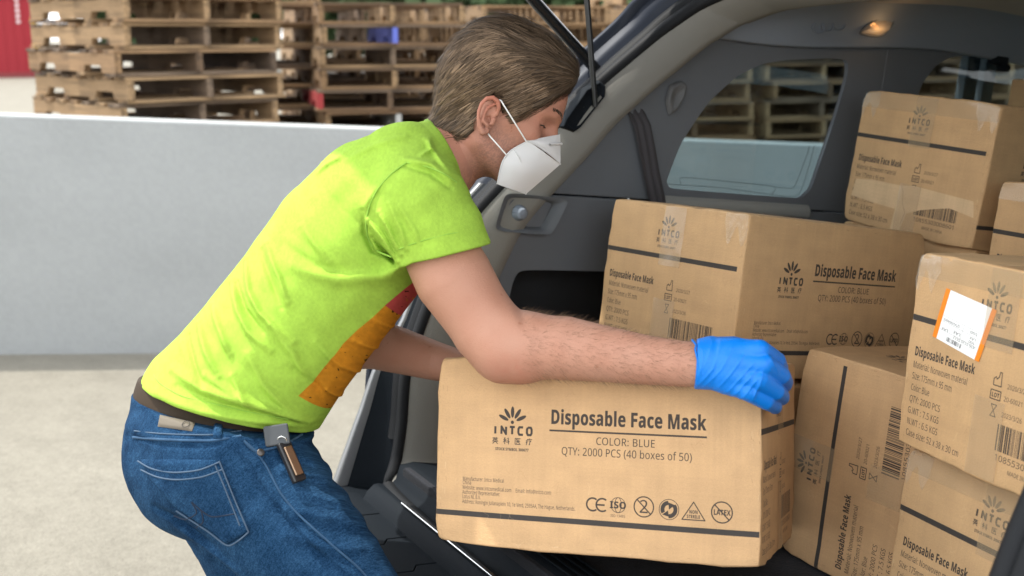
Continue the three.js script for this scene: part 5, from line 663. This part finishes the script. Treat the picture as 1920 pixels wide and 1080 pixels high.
{
  const cap = mesher(hairSdf, [HC[0] - 0.16, HC[1] - 0.15, HC[2] - 0.115], [HC[0] + 0.16, HC[1] + 0.15, HC[2] + 0.115], 0.0032, { col: hairBase, eps: 0.0015 });
  // strands combed back from the brow and down the sides, following the surface
  const H = (a, b, c) => { const p = fromHead(a, b, c); return hairSdf(...p); }, grad = (a, b, c) => { const e = 0.002; return V(H(a + e, b, c) - H(a - e, b, c), H(a, b + e, c) - H(a, b - e, c), H(a, b, c + e) - H(a, b, c - e)).normalize(); };
  const pos = [], nor = [], col = [], uv = [], idx = []; let made = 0, tries = 0;
  while (made < 15000 && tries++ < 90000) {
    const th = rr(0, Math.PI * 2), cz = rr(-1, 1), s = Math.sqrt(1 - cz * cz), dir = V(s * Math.cos(th), s * Math.sin(th), cz); let p = V(-0.005, 0.0, 0); let t = 0.06; for (let i = 0; i < 14; i++) { const d = H(p.x + dir.x * t, p.y + dir.y * t, p.z + dir.z * t); t -= d * 0.8; if (t < 0.03 || t > 0.2) break; } p.addScaledVector(dir, t); if (Math.abs(H(p.x, p.y, p.z)) > 0.002) continue; if (p.y < lineY(p.x) + 0.001) continue;
    const top = sstep(0.03, 0.085, p.y), n0 = noise3(p.x * 22, p.y * 22, p.z * 22), len = mix(0.022, 0.055, top) * rr(0.6, 1.2), steps = 6, w = rr(0.00028, 0.00062), tone = rr(0.35, 1.5) * (1 + 0.4 * noise3(p.x * 45 + p.y * 30 + 4, p.y * 35, p.z * 45)) * mix(1.12, 0.62, sstep(0.0, 0.075, p.y + 0.25 * p.x)) * (noise3(p.x * 30 + 11, p.y * 60, p.z * 60) > 0.45 ? 1.7 : 1), base = [0.132 * tone, 0.090 * tone, 0.058 * tone], phase = rr(0, 6), b0 = pos.length / 3; const q = p.clone();
    for (let i = 0; i <= steps; i++) {
      const n = grad(q.x, q.y, q.z), front = sstep(0.0, 0.09, q.x) * top, wave = noise3(q.x * 28 + 7, q.y * 28, q.z * 28) * 0.7; let f = V(mix(-0.62, -1, Math.max(top, front)), mix(-0.75 - 0.25 * sstep(0, -0.08, q.x), -0.02 + wave * 0.5, top), (q.z > 0 ? 0.12 : -0.12) * (1 - top) + wave * 0.35 * top); f.addScaledVector(n, -f.dot(n)).normalize();
      const side = n.clone().cross(f).normalize(), lift = 0.0012 + (made % 14 === 0 ? 0.0065 * i / steps : 0) + 0.003 * top * Math.sin(Math.PI * i / steps) * (0.5 + 0.5 * n0) + 0.0006 * Math.sin(phase), ww = w * (i === steps ? 0.2 : 1) * sstep(-0.005, 0.0, q.y - lineY(q.x) - (q.x > 0.02 ? 0.001 : -0.004 - 0.010 * hash(made, 3, 1))), c = q.clone().addScaledVector(n, lift), nn = n.clone().addScaledVector(side, 0.5 * Math.sin(phase)).normalize();
      for (const s2 of [-1, 1]) { const e = fromHead(c.x + side.x * ww * s2, c.y + side.y * ww * s2, c.z + side.z * ww * s2), wp = toWorld(...e).sub(FOOT), m = V(nn.x * ca + nn.y * sa, -nn.x * sa + nn.y * ca, nn.z).transformDirection(camM); pos.push(wp.x, wp.y, wp.z); nor.push(m.x, m.y, m.z); col.push(...base); uv.push(0, 0); }
      if (i < steps) { const k = b0 + i * 2; idx.push(k, k + 3, k + 1, k, k + 2, k + 3); }
      q.addScaledVector(f, len / steps); if (q.y > lineY(q.x) + 0.007) q.addScaledVector(grad(q.x, q.y, q.z), -H(q.x, q.y, q.z)); else { const e = 0.002, S = (a, b, c) => headSdf(...fromHead(a, b, c)), d = S(q.x, q.y, q.z) - 0.001, g = V(S(q.x + e, q.y, q.z) - S(q.x - e, q.y, q.z), S(q.x, q.y + e, q.z) - S(q.x, q.y - e, q.z), S(q.x, q.y, q.z + e) - S(q.x, q.y, q.z - e)).normalize(); q.addScaledVector(g, -clamp(d, -0.004, 0.004)); }
    } made++;
  }
  part('hair', mergeGeometries([cap, geoOf(pos, idx, uv, nor, col)]), hairMat, person, 'short brown hair combed back');
  // eyebrow and lashes of both eyes
  const dark = std({ color: lin(0.05, 0.033, 0.022), roughness: 0.7 }), sk = (a, b, c) => { const p = fromHead(a, b, c); return headSdf(...p); };
  for (const s of [1, -1]) {
    const g = []; for (let i = 0; i < 110; i++) { const u = rnd(), c0 = mix(0.012, 0.046, u), b0 = -0.002 + 0.004 * Math.sin(u * 2.6) + rr(-0.0025, 0.0025); let a = 0.12; for (let k = 0; k < 20; k++) a -= sk(a, b0, s * c0) * 0.8; const p = V(a + 0.0004, b0, s * c0), q = V(a - 0.0022, b0 + 0.0008, s * (c0 + 0.004)); g.push(rod(V(...fromHead(p.x, p.y, p.z)), V(...fromHead(q.x, q.y, q.z)), 0.0004, 0.0002, 4)); } part('eyebrow', own(mergeGeometries(g)), dark, body);
    const l = []; for (let i = 0; i <= 8; i++) { const c0 = mix(0.017, 0.045, i / 8), b0 = -0.0285 - 0.0035 * (i / 8) + 0.002 * Math.sin(i / 8 * 3.1); let a = 0.12; for (let k = 0; k < 24; k++) a -= sk(a, b0, s * c0) * 0.8; l.push(V(...fromHead(a + 0.0008, b0, s * c0))); } part('eyelashes', own(tube(l, 0.0012, 20, 5)), dark, body);
  }
}
// ---- white folded respirator mask
{
  const hp = (px, py, c) => { const q = toHeadPx(px, py, 1.975 - c); return V(q[0], q[1], c); };
  const white = phy({ color: lin(0.66, 0.655, 0.65), roughness: 0.85, bumpMap: rep(grainBump, 30), bumpScale: 0.0003, side: THREE.DoubleSide }), whiteSeam = white;
  const N0 = hp(1050, 252, 0), T1 = hp(1051, 308, 0.004), B = hp(986, 364, 0.012), S1 = (s) => hp(990, 264, 0.058 * s), S2 = (s) => hp(957, 283, 0.068 * s), S3 = (s) => hp(941, 306, 0.070 * s), S4 = (s) => hp(932, 345, 0.060 * s);
  const sheet = (L, R, bul, dirv, n = 14) => { const al = (P, t) => { const m = P.length - 1, i = Math.min(m - 1, Math.floor(t * m)), f = t * m - i; return P[i].clone().lerp(P[i + 1], f); }, rows = []; for (let j = 0; j <= n; j++) { const a = al(L, j / n), b = al(R, j / n), r = []; for (let i = 0; i <= n; i++) { const u = i / n, v = j / n, p = a.clone().lerp(b, u).addScaledVector(dirv, bul * Math.sin(Math.PI * u) * (0.4 + 0.6 * Math.sin(Math.PI * v)) + 0.0007 * noise3(u * 5, v * 5, bul * 90)); r.push(V(...fromHead(p.x, p.y, p.z))); } rows.push(r); } return own(loft(rows)); };
  let mask = null; const add = (g, m, n) => { if (!mask) { mask = part('face_mask', g, m, person, 'white folded respirator mask with ear loops'); return mask; } return part(n, g, m, mask); };
  for (const s of [1, -1]) {
    add(sheet([N0, hp(1051, 282, 0.002), T1], [S1(s).clone().lerp(N0, 0.05), S1(s).clone().lerp(S1(s), 0.5), S1(s)], 0.010, V(0.3, 0.3, 0.85 * s)), white, 'mask_panel');
    const mid = (t) => T1.clone().lerp(B, t); add(sheet([T1, mid(0.35), mid(0.7), B], [S1(s), S2(s), S3(s), S4(s)], 0.016, V(0.2, -0.1, 0.97 * s), 18), white, 'mask_panel');
    const st = (P) => { for (let i = 0; i < 26; i++) { } return own(tube(P.map((p) => V(...fromHead(p.x, p.y, p.z))), 0.0011, 40, 5)); };
    add(st([T1.clone().add(V(0, 0, 0.002 * s)), T1.clone().lerp(S1(s), 0.5).add(V(0.004, 0.002, 0.011 * s)), S1(s)]), whiteSeam, 'mask_seam'); add(st([S1(s), S2(s), S3(s), S4(s)]), whiteSeam, 'mask_seam'); add(st([S2(s).clone().lerp(S1(s), 0.2), S3(s).clone().lerp(T1, 0.32).add(V(0, 0, 0.012 * s)), B.clone().add(V(0, 0, 0.002 * s))]), whiteSeam, 'mask_seam');
    const loop = std({ color: lin(0.78, 0.77, 0.75), roughness: 0.8 }), E = (px, py, c) => { const q = hp(px, py, c * s); return V(...fromHead(q.x, q.y, q.z)); };
    add(own(tube([E(988, 267, 0.061), E(965, 230, 0.082), E(945, 198, 0.088), E(938, 188, 0.080), E(925, 190, 0.062), E(908, 202, 0.055), E(905, 232, 0.055), E(916, 252, 0.074), E(930, 268, 0.079), E(950, 291, 0.073)], 0.0013, 70, 6)), loop, 'ear_loop');
    add(own(tube([hp(1048, 270, 0.006 * s), hp(1036, 270, 0.022 * s), hp(1026, 272, 0.034 * s)].map((p) => V(...fromHead(p.x + 0.004, p.y + 0.002, p.z * 1.1))), 0.0022, 20, 6)), whiteSeam, 'nose_clip');
  }
}
scene.traverse((o) => { if (o.isMesh) o.castShadow = o.receiveShadow = true; });
renderer.render(scene, camera);
